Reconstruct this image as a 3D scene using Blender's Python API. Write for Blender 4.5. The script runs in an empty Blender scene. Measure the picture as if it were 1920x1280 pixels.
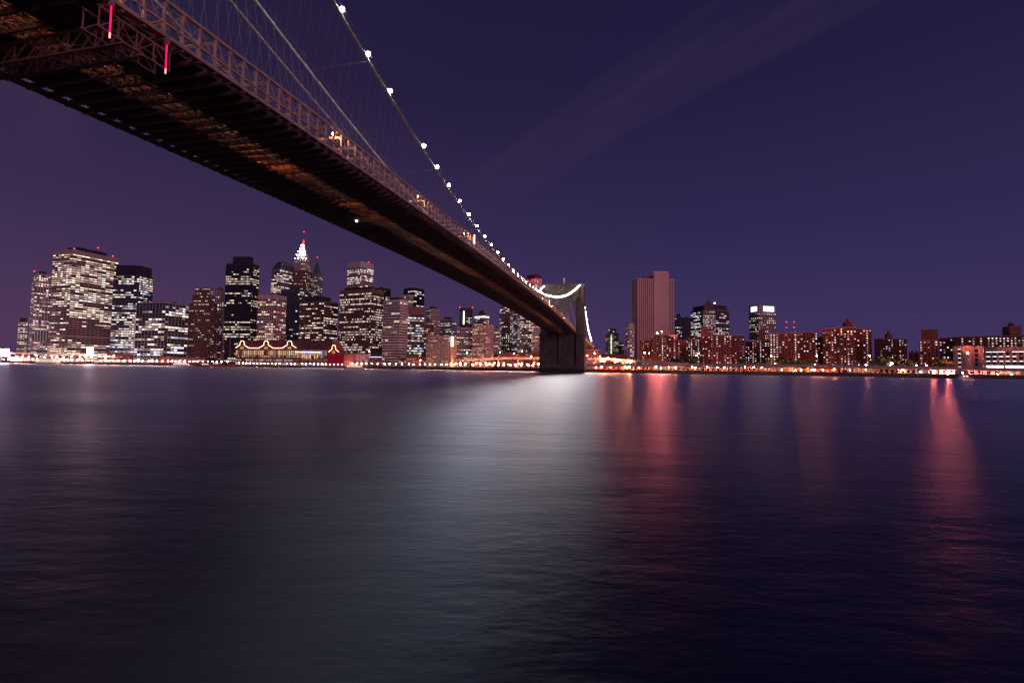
import bpy, bmesh, math, random
import numpy as np
from mathutils import Vector, Matrix
R = math.radians
random.seed(7)
scene = bpy.context.scene
COL = scene.collection

# ------------------------------------------------------------------ camera
# bridge frame: X across the bridge, Y along it (0 = midspan, towers at +-HL), Z up, water at 0
HL = 243.15
CAM = np.array([62.93, -237.36, 3.755])
FPX = 935.3
yaw, pit, rol = R(13.2865), R(3.0113), R(0.7735)
FW = np.array([-math.sin(yaw)*math.cos(pit), math.cos(yaw)*math.cos(pit), math.sin(pit)])
_r = np.array([math.cos(yaw), math.sin(yaw), 0.0]); _u = np.cross(_r, FW)
RT = math.cos(rol)*_r + math.sin(rol)*_u
UP = -math.sin(rol)*_r + math.cos(rol)*_u
cd = bpy.data.cameras.new('camera'); cam = bpy.data.objects.new('camera', cd); COL.objects.link(cam)
cd.sensor_width = 36; cd.lens = 36*FPX/1920; cd.clip_start = 0.5; cd.clip_end = 40000
m = Matrix(((RT[0], UP[0], -FW[0], CAM[0]), (RT[1], UP[1], -FW[1], CAM[1]), (RT[2], UP[2], -FW[2], CAM[2]), (0, 0, 0, 1)))
cam.matrix_world = m
scene.camera = cam

def ray(px, py): return FW + RT*(px-960)/FPX + UP*(640-py)/FPX
def at(px, py, depth): return CAM + ray(px, py)*depth
def onX(px, py, X):
    d = ray(px, py); return CAM + d*(X-CAM[0])/d[0]
def onZ(px, py, Z):
    d = ray(px, py); return CAM + d*(Z-CAM[2])/d[2]

# ------------------------------------------------------------------ world
w = bpy.data.worlds.new('World'); scene.world = w; w.use_nodes = True
nt = w.node_tree; nt.nodes.clear(); N = nt.nodes.new; LK = nt.links.new
tc = N('ShaderNodeTexCoord'); sep = N('ShaderNodeSeparateXYZ'); LK(tc.outputs['Generated'], sep.inputs[0])
ramp = N('ShaderNodeValToRGB'); LK(sep.outputs['Z'], ramp.inputs[0])
els = ramp.color_ramp.elements
els[0].position = 0.0; els[0].color = (.054, .034, .113, 1)
els[1].position = 1.0; els[1].color = (.006, .006, .028, 1)
for p, c in ((.10, (.044, .030, .102)), (.25, (.0275, .0215, .081)), (.48, (.0150, .0120, .050))):
    e = els.new(p); e.color = (*c, 1)
# the glow of the city is pinker towards the tall towers down river
dt = N('ShaderNodeVectorMath'); dt.operation = 'DOT_PRODUCT'; LK(tc.outputs['Generated'], dt.inputs[0])
dt.inputs[1].default_value = (-math.sin(R(62)), math.cos(R(62)), 0)
mr = N('ShaderNodeMapRange'); LK(dt.outputs['Value'], mr.inputs[0]); mr.inputs[1].default_value = .35; mr.inputs[2].default_value = 1.0
mixg = N('ShaderNodeMixRGB'); mixg.blend_type = 'MULTIPLY'; LK(mr.outputs[0], mixg.inputs[0]); LK(ramp.outputs[0], mixg.inputs[1])
mixg.inputs[2].default_value = (1.42, 1.02, .90, 1)
# thin high cloud streaks: a layer overhead, stretched
dv = N('ShaderNodeVectorMath'); dv.operation = 'DIVIDE'; LK(tc.outputs['Generated'], dv.inputs[0])
cmb = N('ShaderNodeCombineXYZ'); addz = N('ShaderNodeMath'); addz.operation = 'ADD'; LK(sep.outputs['Z'], addz.inputs[0]); addz.inputs[1].default_value = .12
for k in range(3): LK(addz.outputs[0], cmb.inputs[k])
LK(cmb.outputs[0], dv.inputs[1])
vr = N('ShaderNodeVectorRotate'); vr.rotation_type = 'Z_AXIS'; LK(dv.outputs[0], vr.inputs[0]); vr.inputs['Angle'].default_value = R(-49.7)
mp = N('ShaderNodeMapping'); LK(vr.outputs[0], mp.inputs[0]); mp.inputs['Scale'].default_value = (1.0, .13, 0)
mp.inputs['Location'].default_value = (.95, .2, 0)
cn = N('ShaderNodeTexNoise'); LK(mp.outputs[0], cn.inputs[0]); cn.inputs['Scale'].default_value = 1.6; cn.inputs['Detail'].default_value = 4; cn.inputs['Roughness'].default_value = .5; cn.inputs['Distortion'].default_value = .3
cr = N('ShaderNodeMapRange'); LK(cn.outputs[0], cr.inputs[0]); cr.inputs[1].default_value = .53; cr.inputs[2].default_value = .78
cadd = N('ShaderNodeMixRGB'); cadd.blend_type = 'ADD'; cf = N('ShaderNodeMapRange'); LK(sep.outputs['Z'], cf.inputs[0]); cf.inputs[1].default_value = .27; cf.inputs[2].default_value = .50
cm = N('ShaderNodeMath'); cm.operation = 'MULTIPLY'; LK(cr.outputs[0], cm.inputs[0]); LK(cf.outputs[0], cm.inputs[1]); LK(cm.outputs[0], cadd.inputs[0]); LK(mixg.outputs[0], cadd.inputs[1]); cadd.inputs[2].default_value = (.045, .020, .032, 1)
sky = N('ShaderNodeTexSky'); sky.sky_type = 'NISHITA'; sky.sun_disc = False; sky.sun_elevation = R(-4); sky.sun_rotation = R(-70)
ssc = N('ShaderNodeMixRGB'); ssc.blend_type = 'ADD'; ssc.inputs[0].default_value = .03; LK(cadd.outputs[0], ssc.inputs[1]); LK(sky.outputs[0], ssc.inputs[2])
bg = N('ShaderNodeBackground'); LK(ssc.outputs[0], bg.inputs[0]); bg.inputs[1].default_value = 1.0
out = N('ShaderNodeOutputWorld'); LK(bg.outputs[0], out.inputs[0])

# the glow of the Brooklyn side behind the camera, as a weak and very soft sun
sl = bpy.data.lights.new('sun', 'SUN'); sl.energy = .75; sl.angle = R(30); sl.color = (1, .46, .62)
so = bpy.data.objects.new('sun', sl); COL.objects.link(so)
so.rotation_euler = Vector((-.72, .66, -.17)).to_track_quat('-Z', 'Y').to_euler()

vs = scene.view_settings; vs.view_transform = 'Standard'; vs.look = 'None'; vs.exposure = 0; vs.gamma = 1; vs.use_curve_mapping = False
scene.render.engine = 'CYCLES'
cy = scene.cycles; cy.use_denoising = True; cy.max_bounces = 5; cy.diffuse_bounces = 2; cy.glossy_bounces = 3; cy.sample_clamp_indirect = 4; cy.use_light_tree = True
cy.caustics_reflective = True; cy.caustics_refractive = False; cy.blur_glossy = .3

# ------------------------------------------------------------------ materials
MAT = {}
def mat(key, col, rough=.8, metal=0., var=.25, scale=.15, spec=.4):
    if key in MAT: return MAT[key]
    ma = bpy.data.materials.new(key); ma.use_nodes = True; t = ma.node_tree; b = t.nodes['Principled BSDF']
    b.inputs['Roughness'].default_value = rough; b.inputs['Metallic'].default_value = metal
    b.inputs['Specular IOR Level'].default_value = spec
    g = t.nodes.new('ShaderNodeNewGeometry'); n = t.nodes.new('ShaderNodeTexNoise'); t.links.new(g.outputs['Position'], n.inputs['Vector'])
    n.inputs['Scale'].default_value = scale; n.inputs['Detail'].default_value = 6; n.inputs['Roughness'].default_value = .65
    r = t.nodes.new('ShaderNodeMapRange'); r.inputs[1].default_value = .3; r.inputs[2].default_value = .7; r.inputs[3].default_value = 1-var; r.inputs[4].default_value = 1+var
    t.links.new(n.outputs[0], r.inputs[0])
    x = t.nodes.new('ShaderNodeVectorMath'); x.operation = 'SCALE'; x.inputs[0].default_value = col; t.links.new(r.outputs[0], x.inputs['Scale'])
    t.links.new(x.outputs[0], b.inputs['Base Color'])
    MAT[key] = ma; return ma
def emit(key, col, strength):
    if key in MAT: return MAT[key]
    ma = bpy.data.materials.new(key); ma.use_nodes = True; t = ma.node_tree; t.nodes.clear()
    e = t.nodes.new('ShaderNodeEmission'); e.inputs[0].default_value = (*col, 1); e.inputs[1].default_value = strength
    o = t.nodes.new('ShaderNodeOutputMaterial'); t.links.new(e.outputs[0], o.inputs[0])
    MAT[key] = ma; return ma
def window_light():
    ma = bpy.data.materials.new('window_light'); ma.use_nodes = True; t = ma.node_tree; t.nodes.clear()
    a = t.nodes.new('ShaderNodeAttribute'); a.attribute_name = 'light'
    e = t.nodes.new('ShaderNodeEmission'); t.links.new(a.outputs['Color'], e.inputs[0]); e.inputs[1].default_value = 1.0
    o = t.nodes.new('ShaderNodeOutputMaterial'); t.links.new(e.outputs[0], o.inputs[0]); return ma
M_WIN = window_light()
def water_mat():
    # gaussian wave slopes (Beckmann) blurred as in a long exposure, over dark blue river water
    ma = bpy.data.materials.new('water'); ma.use_nodes = True; t = ma.node_tree; t.nodes.clear(); n_ = t.nodes.new; k_ = t.links.new
    g = n_('ShaderNodeNewGeometry')
    vr = n_('ShaderNodeVectorRotate'); vr.rotation_type = 'Z_AXIS'; vr.inputs['Angle'].default_value = -yaw; k_(g.outputs['Position'], vr.inputs[0])
    def noise(sx, sy, det, rough=.55):
        mp = n_('ShaderNodeMapping'); mp.inputs['Scale'].default_value = (sx, sy, 1); k_(vr.outputs[0], mp.inputs[0])
        nz = n_('ShaderNodeTexNoise'); nz.inputs['Scale'].default_value = 1; nz.inputs['Detail'].default_value = det; nz.inputs['Roughness'].default_value = rough; k_(mp.outputs[0], nz.inputs[0]); return nz
    fine = noise(1.7, 3.2, 5, .6); swell = noise(.13, .30, 5, .6); patch = noise(.012, .04, 6, .65)
    b1 = n_('ShaderNodeBump'); b1.inputs['Strength'].default_value = .30; b1.inputs['Distance'].default_value = .045; k_(fine.outputs[0], b1.inputs['Height'])
    b2 = n_('ShaderNodeBump'); b2.inputs['Strength'].default_value = .30; b2.inputs['Distance'].default_value = .28; k_(swell.outputs[0], b2.inputs['Height']); k_(b1.outputs[0], b2.inputs['Normal'])
    mr = n_('ShaderNodeMapRange'); mr.inputs[1].default_value = .3; mr.inputs[2].default_value = .7; mr.inputs[3].default_value = WR0; mr.inputs[4].default_value = WR1; k_(patch.outputs[0], mr.inputs[0])
    gl = n_('ShaderNodeBsdfAnisotropic'); gl.distribution = 'BECKMANN'; gl.inputs['Color'].default_value = (.80, .86, 1, 1); k_(mr.outputs[0], gl.inputs['Roughness']); k_(b2.outputs[0], gl.inputs['Normal'])
    df = n_('ShaderNodeBsdfDiffuse'); df.inputs['Color'].default_value = (.014, .016, .045, 1)
    fr = n_('ShaderNodeFresnel'); fr.inputs['IOR'].default_value = 1.34; k_(b2.outputs[0], fr.inputs['Normal'])
    mx = n_('ShaderNodeMixShader'); k_(fr.outputs[0], mx.inputs[0]); k_(df.outputs[0], mx.inputs[1]); k_(gl.outputs[0], mx.inputs[2])
    o = n_('ShaderNodeOutputMaterial'); k_(mx.outputs[0], o.inputs[0]); return ma
WR0, WR1 = .32, .46
def stone_mat():
    ma = bpy.data.materials.new('tower_stone'); ma.use_nodes = True; t = ma.node_tree; b = t.nodes['Principled BSDF']; b.inputs['Roughness'].default_value = .9
    g = t.nodes.new('ShaderNodeNewGeometry'); s = t.nodes.new('ShaderNodeSeparateXYZ'); t.links.new(g.outputs['Position'], s.inputs[0])
    ad = t.nodes.new('ShaderNodeMath'); t.links.new(s.outputs[0], ad.inputs[0]); t.links.new(s.outputs[1], ad.inputs[1])
    c = t.nodes.new('ShaderNodeCombineXYZ'); t.links.new(ad.outputs[0], c.inputs[0]); t.links.new(s.outputs[2], c.inputs[1])
    br = t.nodes.new('ShaderNodeTexBrick'); t.links.new(c.outputs[0], br.inputs[0]); br.inputs['Scale'].default_value = .28
    br.inputs['Color1'].default_value = (.15, .125, .115, 1); br.inputs['Color2'].default_value = (.10, .085, .08, 1); br.inputs['Mortar'].default_value = (.05, .045, .04, 1)
    br.inputs['Mortar Size'].default_value = .03
    n = t.nodes.new('ShaderNodeTexNoise'); n.inputs['Scale'].default_value = .18; n.inputs['Detail'].default_value = 6; t.links.new(g.outputs['Position'], n.inputs[0])
    mr = t.nodes.new('ShaderNodeMapRange'); mr.inputs[1].default_value = .3; mr.inputs[2].default_value = .7; mr.inputs[3].default_value = .6; mr.inputs[4].default_value = 1.25; t.links.new(n.outputs[0], mr.inputs[0])
    x = t.nodes.new('ShaderNodeVectorMath'); x.operation = 'SCALE'; t.links.new(br.outputs[0], x.inputs[0]); t.links.new(mr.outputs[0], x.inputs['Scale'])
    td = t.nodes.new('ShaderNodeMapRange'); td.inputs[1].default_value = 1.6; td.inputs[2].default_value = 3.2; td.inputs[3].default_value = .3; td.inputs[4].default_value = 1
    wv = t.nodes.new('ShaderNodeMath'); wv.operation = 'MULTIPLY_ADD'; t.links.new(n.outputs[0], wv.inputs[0]); wv.inputs[1].default_value = -2.5; t.links.new(s.outputs[2], wv.inputs[2]); t.links.new(wv.outputs[0], td.inputs[0])
    x2 = t.nodes.new('ShaderNodeVectorMath'); x2.operation = 'SCALE'; t.links.new(x.outputs[0], x2.inputs[0]); t.links.new(td.outputs[0], x2.inputs['Scale'])
    t.links.new(x2.outputs[0], b.inputs['Base Color']); return ma
M_WATER = water_mat(); M_STONE = stone_mat()
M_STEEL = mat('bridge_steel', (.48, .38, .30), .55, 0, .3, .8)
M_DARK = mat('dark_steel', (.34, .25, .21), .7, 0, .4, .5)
M_CABLE = mat('cable_wrap', (.34, .31, .29), .6, 0, .15, 1.5)
M_WIRE = mat('wire_rope', (.20, .185, .185), .7)
M_ROAD = mat('asphalt', (.05, .05, .05), .9)
M_GLASS = mat('dark_glass', (.010, .011, .018), .18, 0, .2, .05, .5)
M_CONC = mat('concrete', (.30, .28, .26), .9)
M_GROUND = mat('ground', (.06, .055, .05), .95, 0, .4, .02)
M_ROOF = mat('dark_roof', (.05, .045, .045), .8)
M_LEAF = mat('leaf', (.06, .09, .035), .8, 0, .5, .4)
M_BARK = mat('bark', (.06, .045, .035), .9)
M_POLE = mat('pole', (.22, .20, .18), .6)
LAMPW = emit('cable_lamp', (1, .86, .76), 1300)
LAMPN = emit('cable_lamp_near', (.82, .92, 1), 320)
LAMPO = emit('sodium_lamp', (1, .27, .11), 1500)
LAMPB = emit('sodium_flood', (1, .17, .13), 3300)
PINK = emit('pink_tube', (.9, .006, .10), 1.9)
PINKT = emit('pink_tip', (1, .42, .40), 1.6)
RED = emit('red_beacon', (1, .02, .06), 8)
WHITE = emit('white_light', (1, .93, .85), 5)
STRING = emit('string_light', (1, .50, .34), 5)
RLAMP = emit('road_lamp', (1, .40, .17), 550)

# ------------------------------------------------------------------ mesh helpers
class MB:
    def __init__(s): s.v = []; s.f = []; s.c = []
    def quad(s, a, b, c, d, col=None):
        n = len(s.v); s.v += [tuple(a), tuple(b), tuple(c), tuple(d)]; s.f.append((n, n+1, n+2, n+3)); s.c.append(col)
    def hexa(s, p):      # 8 points: bottom 0-3, top 4-7
        n = len(s.v); s.v += [tuple(map(float, q)) for q in p]
        for q in ((3, 2, 1, 0), (4, 5, 6, 7), (0, 1, 5, 4), (1, 2, 6, 5), (2, 3, 7, 6), (3, 0, 4, 7)): s.f.append(tuple(n+i for i in q)); s.c.append(None)
    def box(s, x0, x1, y0, y1, z0, z1):
        s.hexa([(x0, y0, z0), (x1, y0, z0), (x1, y1, z0), (x0, y1, z0), (x0, y0, z1), (x1, y0, z1), (x1, y1, z1), (x0, y1, z1)])
    def bar(s, p, q, wd, ht, up=(0, 0, 1)):
        p = np.array(p, float); q = np.array(q, float); d = q-p; L = np.linalg.norm(d)
        if L < 1e-6: return
        d /= L; u0 = np.array(up, float)
        if abs(d@u0) > .98: u0 = np.array((0, 1., 0))
        a = np.cross(d, u0); a /= np.linalg.norm(a); b = np.cross(a, d)
        a = a*wd/2; b = b*ht/2
        s.hexa([p-a-b, p+a-b, q+a-b, q-a-b, p-a+b, p+a+b, q+a+b, q-a+b])
    def prism(s, poly, z0, z1, top=None):
        n = len(s.v); k = len(poly); top = top or poly
        s.v += [(float(x), float(y), z0) for x, y in poly]+[(float(x), float(y), z1) for x, y in top]
        s.f.append(tuple(range(n+k-1, n-1, -1))); s.c.append(None); s.f.append(tuple(range(n+k, n+2*k))); s.c.append(None)
        for i in range(k):
            j = (i+1) % k; s.f.append((n+i, n+j, n+k+j, n+k+i)); s.c.append(None)
    def tube(s, pts, r, k=6):
        pts = [np.array(p, float) for p in pts]; n0 = len(s.v); rs = r if hasattr(r, '__len__') else [r]*len(pts)
        for i, p in enumerate(pts):
            d = pts[min(i+1, len(pts)-1)]-pts[max(i-1, 0)]; d /= (np.linalg.norm(d)+1e-9)
            u0 = np.array((0, 0, 1.)) if abs(d[2]) < .95 else np.array((1., 0, 0))
            a = np.cross(d, u0); a /= np.linalg.norm(a); b = np.cross(a, d)
            for j in range(k):
                t = 2*math.pi*j/k; s.v.append(tuple(p+rs[i]*(math.cos(t)*a+math.sin(t)*b)))
        for i in range(len(pts)-1):
            for j in range(k):
                j2 = (j+1) % k; s.f.append((n0+i*k+j, n0+i*k+j2, n0+(i+1)*k+j2, n0+(i+1)*k+j)); s.c.append(None)
        s.f.append(tuple(n0+j for j in range(k-1, -1, -1))); s.c.append(None)
        s.f.append(tuple(n0+(len(pts)-1)*k+j for j in range(k))); s.c.append(None)
    def strip(s, sections):    # list of rings (same length), closed ring, caps
        n0 = len(s.v); k = len(sections[0])
        for sec in sections: s.v += [tuple(map(float, p)) for p in sec]
        for i in range(len(sections)-1):
            for j in range(k):
                j2 = (j+1) % k; s.f.append((n0+i*k+j, n0+i*k+j2, n0+(i+1)*k+j2, n0+(i+1)*k+j)); s.c.append(None)
        s.f.append(tuple(n0+j for j in range(k-1, -1, -1))); s.c.append(None)
        s.f.append(tuple(n0+(len(sections)-1)*k+j for j in range(k))); s.c.append(None)
    def build(s, name, material, parent=None, origin=None, kind=None):
        me = bpy.data.meshes.new(name)
        o0 = np.zeros(3) if origin is None else np.array(origin, float)
        me.from_pydata([tuple(np.array(v)-o0) for v in s.v], [], s.f)
        if any(c is not None for c in s.c):
            at_ = me.attributes.new('light', 'FLOAT_COLOR', 'FACE')
            at_.data.foreach_set('color', np.array([(*(c or (0, 0, 0)), 1) for c in s.c], 'f').ravel())
        me.materials.append(material); me.update()
        o = bpy.data.objects.new(name, me); COL.objects.link(o); o.location = o0
        if parent is not None: setpar(o, parent)
        if kind: o['kind'] = kind
        return o
WLOC = {}
def setpar(o, parent):
    # parents carry translation only: keep children at their world place
    pl = Vector((0, 0, 0)); p = parent
    while p is not None: pl += p.location; p = p.parent
    o.location = o.location - pl; o.parent = parent
def empty(name, loc, label, cat, group=None):
    o = bpy.data.objects.new(name, None); COL.objects.link(o); o.location = tuple(map(float, loc)); o.empty_display_size = 1
    return tag(o, label, cat, group)
def tag(o, label, cat, group=None):
    o['label'] = label; o['category'] = cat
    if group: o['group'] = group
    return o
def mesh_copy(name, src_mesh, loc, parent=None, scale=None, rot=None):
    o = bpy.data.objects.new(name, src_mesh); COL.objects.link(o); o.location = tuple(map(float, loc))
    if scale is not None: o.scale = scale
    if rot is not None: o.rotation_euler = rot
    if parent is not None: setpar(o, parent)
    return o
def sphere_mesh(name, r, material, sub=1):
    me = bpy.data.meshes.new(name); bm = bmesh.new(); bmesh.ops.create_icosphere(bm, subdivisions=sub, radius=r); bm.to_mesh(me); bm.free()
    me.materials.append(material); return me

# ------------------------------------------------------------------ setting: water, land
b = MB(); b.quad((-20000, -20000, 0), (20000, -20000, 0), (20000, 20000, 0), (-20000, 20000, 0)); o = b.build('water', M_WATER); o['kind'] = 'structure'
SHORE = [(-900, 1300), (-250, 1050), (0, 900), (137, 832), (240, 772), (330, 716), (420, 695), (660, 665), (760, 640), (1010, 545), (1100, 520), (1400, 462), (1700, 420), (1920, 396), (2300, 370), (3000, 345)]
def shore_depth(px):
    xs = [a for a, _ in SHORE]; return float(np.interp(px, xs, [d for _, d in SHORE]))
GZ = 2.4
sp = [at(px, 700, d)[:2] for px, d in SHORE]
poly = [tuple(p) for p in sp] + [(6000, 3000), (15000, 19000), (-15000, 19000), (-9000, 3500)]
b = MB(); b.prism(poly, -3, GZ); o = b.build('ground', M_GROUND); o['kind'] = 'structure'
# Brooklyn bank behind the photographer
b = MB(); b.prism([(-400, -262), (40, -262), (300, -262), (900, -200), (900, -1500), (-900, -1500), (-900, -300)], -2, 1.4); o = b.build('riverbank', M_GROUND); o['kind'] = 'structure'
def ground_at(px, depth):
    p = at(px, 690, depth); return np.array((p[0], p[1], GZ))

# ------------------------------------------------------------------ bridge
Z_T, Z_M, C_M, SAG = 38.257, 43.574, 44.661, 40.337
HW = 13.735
def deck(y):
    if y > HL: return Z_T - (y-HL)*.0195
    return Z_M - (Z_M-Z_T)*(y/HL)**2
def cable(y):
    if y > HL: return float(np.interp(y, [HL, 275, 302, 337, 368, 403, 440], [85, 73.5, 64, 51.5, 44.5, 38.8, 36]))
    return C_M + SAG*(y/HL)**2
def cx_outer(y): return 13.3355 + 4*(min(abs(y), HL)/HL)**2 if y <= HL else 17.3-2.0*min(1, (y-HL)/150)
PAN = 2*HL/212
YI = [-HL + PAN*i for i in range(213)]
I0 = 8
bridge = empty('suspension_bridge', (0, 243, 0), 'long steel and stone suspension bridge with lamp-strung cables crossing the dark river', 'bridge')

def tower_sections():
    b = MB(); c = MB()
    # below the deck: plinth, shafts and recessed panels
    def taper(x0, x1, y, z0, z1, dx0=0., dx1=0., dy=.0):
        b.hexa([(x0, -y, z0), (x1, -y, z0), (x1, y, z0), (x0, y, z0), (x0+dx0, -y+dy, z1), (x1+dx1, -y+dy, z1), (x1+dx1, y-dy, z1), (x0+dx0, y-dy, z1)])
    taper(-21.9, 21.9, 9.3, -3, 5.5, .3, -.3, .3)
    taper(-21.4, 21.4, 7.2, 5.5, 36.6, .5, -.5, .2)
    for x0, x1 in ((-21.6, -13.6), (-2.9, 2.9), (13.6, 21.6)):
        taper(x0, x1, 9.0, 5.5, 34.2, .35 if x0 < -20 else 0, -.35 if x1 > 20 else 0, .5)
        taper(x0-.3, x1+.3, 9.1, 34.2, 36.6)
    for x0, x1 in ((-13.6, -2.9), (2.9, 13.6)):
        taper(x0, x1, 8.2, 5.5, 9)
    for zz in (12.5, 23.5):
        for x0, x1 in ((-21.6, -13.4), (-3.1, 3.1), (13.4, 21.6)): taper(x0, x1, 9.05, zz, zz+.7)
    # above the deck
    zt = 81
    xs = [(-20.9, -13.05), (-2.6, 2.6), (13.05, 20.9)]
    for k, (x0, x1) in enumerate(xs):
        taper(x0, x1, 7.6, 36.6, zt, .7 if k == 0 else 0, -.7 if k == 2 else 0, .5)
        if k != 1:   # stepped buttresses at the outer shafts
            sx = -1 if k == 0 else 1
            e = sorted((sx*14.6, sx*19.6)); taper(e[0], e[1], 8.4, 36.6, 78.5, 0, 0, .5)
        else: taper(-1.6, 1.6, 8.4, 36.6, 78.5, 0, 0, .5)
    # pointed arches
    for cx in (-7.825, 7.825):
        wdt = 10.45; n = 16; zs, za = 57.0, 72.5
        for i in range(n):
            def arch(t):
                u = abs(2*t-1); return zs + (za-zs)*math.sqrt(max(0, 1-(u*.86+.0)**2 - (0))) if False else zs+(za-zs)*(1-u**1.75)
            t0, t1 = i/n, (i+1)/n
            x0 = cx-wdt/2+wdt*t0; x1 = cx-wdt/2+wdt*t1
            b.hexa([(x0, -6.6, arch(t0)), (x1, -6.6, arch(t1)), (x1, 6.6, arch(t1)), (x0, 6.6, arch(t0)), (x0, -6.6, zt), (x1, -6.6, zt), (x1, 6.6, zt), (x0, 6.6, zt)])
    for z0, z1, e in ((80.2, 81.2, .25), (81.2, 82.6, .7), (82.6, 83.6, 1.3), (83.6, 84.4, .6)):
        c.box(-20.2-e, 20.2+e, -7.1-e, 7.1+e, z0, z1)
    c.box(-20.4, 20.4, -7.25, 7.25, 74.6, 75.3)
    return b, c
tb, tcn = tower_sections()
tw = tb.build('tower', M_STONE, None); tw.location = (0, HL, 0); setpar(tw, bridge)
co = tcn.build('cornice', M_STONE, None); co.location = (0, HL, 0); setpar(co, tw)
t2 = mesh_copy('tower', tw.data, (0, -HL, 0), bridge); mesh_copy('cornice', co.data, (0, -HL, 0), t2)
tw['label'] = 'granite tower with two pointed arches standing in the water'

def along(ys, fx, fz, wd, ht):   # a beam following the deck curve
    b = MB(); secs = []
    for y in ys:
        x, z = fx(y), fz(y); secs.append([(x-wd/2, y, z-ht/2), (x+wd/2, y, z-ht/2), (x+wd/2, y, z+ht/2), (x-wd/2, y, z+ht/2)])
    b.strip(secs); return b
YM = YI[I0:]                    # main span, as far back as the near tower's bays
YALL = [y for y in YI[::2]] + [HL+8*k for k in range(1, 58)]
XT = 13.35
for sx in (1, -1):
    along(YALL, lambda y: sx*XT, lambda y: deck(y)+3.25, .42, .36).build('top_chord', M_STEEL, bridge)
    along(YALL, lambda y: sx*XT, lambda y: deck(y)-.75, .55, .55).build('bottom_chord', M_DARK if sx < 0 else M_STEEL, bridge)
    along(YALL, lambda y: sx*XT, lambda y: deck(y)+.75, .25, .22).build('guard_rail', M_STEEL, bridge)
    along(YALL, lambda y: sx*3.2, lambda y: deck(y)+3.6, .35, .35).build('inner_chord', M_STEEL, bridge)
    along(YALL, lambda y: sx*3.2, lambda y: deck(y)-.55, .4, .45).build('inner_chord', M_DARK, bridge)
    along(YALL, lambda y: sx*7.85, lambda y: deck(y)-.12, 9.7, .22).build('roadway', M_ROAD, bridge)
    along(YALL, lambda y: sx*13.62, lambda y: deck(y)-.98, .35, .12).build('edge_pipe', M_DARK, bridge)
    for xx in (4.2, 5.7, 7.2, 8.7, 10.2, 11.7):
        along(YALL, lambda y: sx*xx, lambda y: deck(y)-.42, .18, .38).build('stringer', M_DARK, bridge)
along(YALL, lambda y: 0, lambda y: deck(y)+4.3, 6.9, .12).build('walkway', mat('planks', (.30, .22, .15), .9), bridge)
for sx in (1, -1):
    along(YALL, lambda y: sx*2.25, lambda y: deck(y)+5.4, .08, .08).build('walkway_rail', M_STEEL, bridge)
along(YALL, lambda y: -3.45, lambda y: deck(y)+1.9, .06, 4.6).build('sky_block_panel', mat('sky_block_plate', (.09, .065, .05), .8, 0, .5, 1.2), bridge)  # added plate that blocks the sky seen through the centre bay
# floor beams, one by one
fb = MB(); fb.box(-13.6, 13.6, -.16, .16, -1.25, -1.12); fb.box(-13.6, 13.6, -.05, .05, -1.12, -.6); fb.box(-13.6, 13.6, -.16, .16, -.6, -.5)
fb0 = fb.build('floor_beam', M_DARK, None); fb0.location = (0, YI[I0], deck(YI[I0])); setpar(fb0, bridge)
for i in range(I0+1, 212): mesh_copy('floor_beam', fb0.data, (0, YI[i], deck(YI[i])), bridge)
# open centre bay: lattice between the floor beams
lat = MB(); pat = MB()
for i in range(I0, 211):
    y0, y1 = YI[i], YI[i+1]; z0, z1 = deck(y0)-.8, deck(y1)-.8
    for xa, xb in ((-3.1, -1.55), (-1.55, 0), (0, 1.55), (1.55, 3.1)):
        lat.bar((xa, y0, z0), (xb, y1, z1), .09, .12); lat.bar((xb, y0, z0), (xa, y1, z1), .09, .12)
    for xx in (-2.4, -.8, .8, 2.4):
        lat.bar((xx, y0, z0+.2), (xx, y1, z1+.2), .14, .2)
    lat.bar((-3.1, (y0+y1)/2, z0+.35), (3.1, (y0+y1)/2, z1+.35), .12, .16); lat.bar((-3.1, y0+.6, z0+1.6), (3.1, y1-.4, z1+1.6), .15, .18); lat.bar((3.1, y0+.6, z0+2.6), (-3.1, y1-.4, z1+2.6), .15, .18)
    ym = (y0+y1)/2
    for h0_, h1_ in ((.8, 2.6), (2.6, 4.6)):
        for ya, yb in ((y0, (y0+y1)/2), ((y0+y1)/2, y1)):
            lat.bar((-3.28, ya, z0+h0_), (-3.28, yb, z0+h1_), .06, .13); lat.bar((-3.22, yb, z0+h0_), (-3.22, ya, z0+h1_), .06, .13)
        lat.bar((-3.2, y0, z0+h1_), (-3.2, y1, z1+h1_), .1, .16)
    for xx in (-2.6, 2.6, 12.7, -12.7):
        lat.bar((xx, y0+.2, z0+.1), (xx+random.uniform(-.3, .3), ym, z0+1.0), .05, .07)
lat.build('centre_lattice', mat('lattice_red_brown', (.32, .18, .12), .8, 0, .5, .9), bridge, kind='stuff')  # redder colour than the rest of the bridge steel
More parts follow.
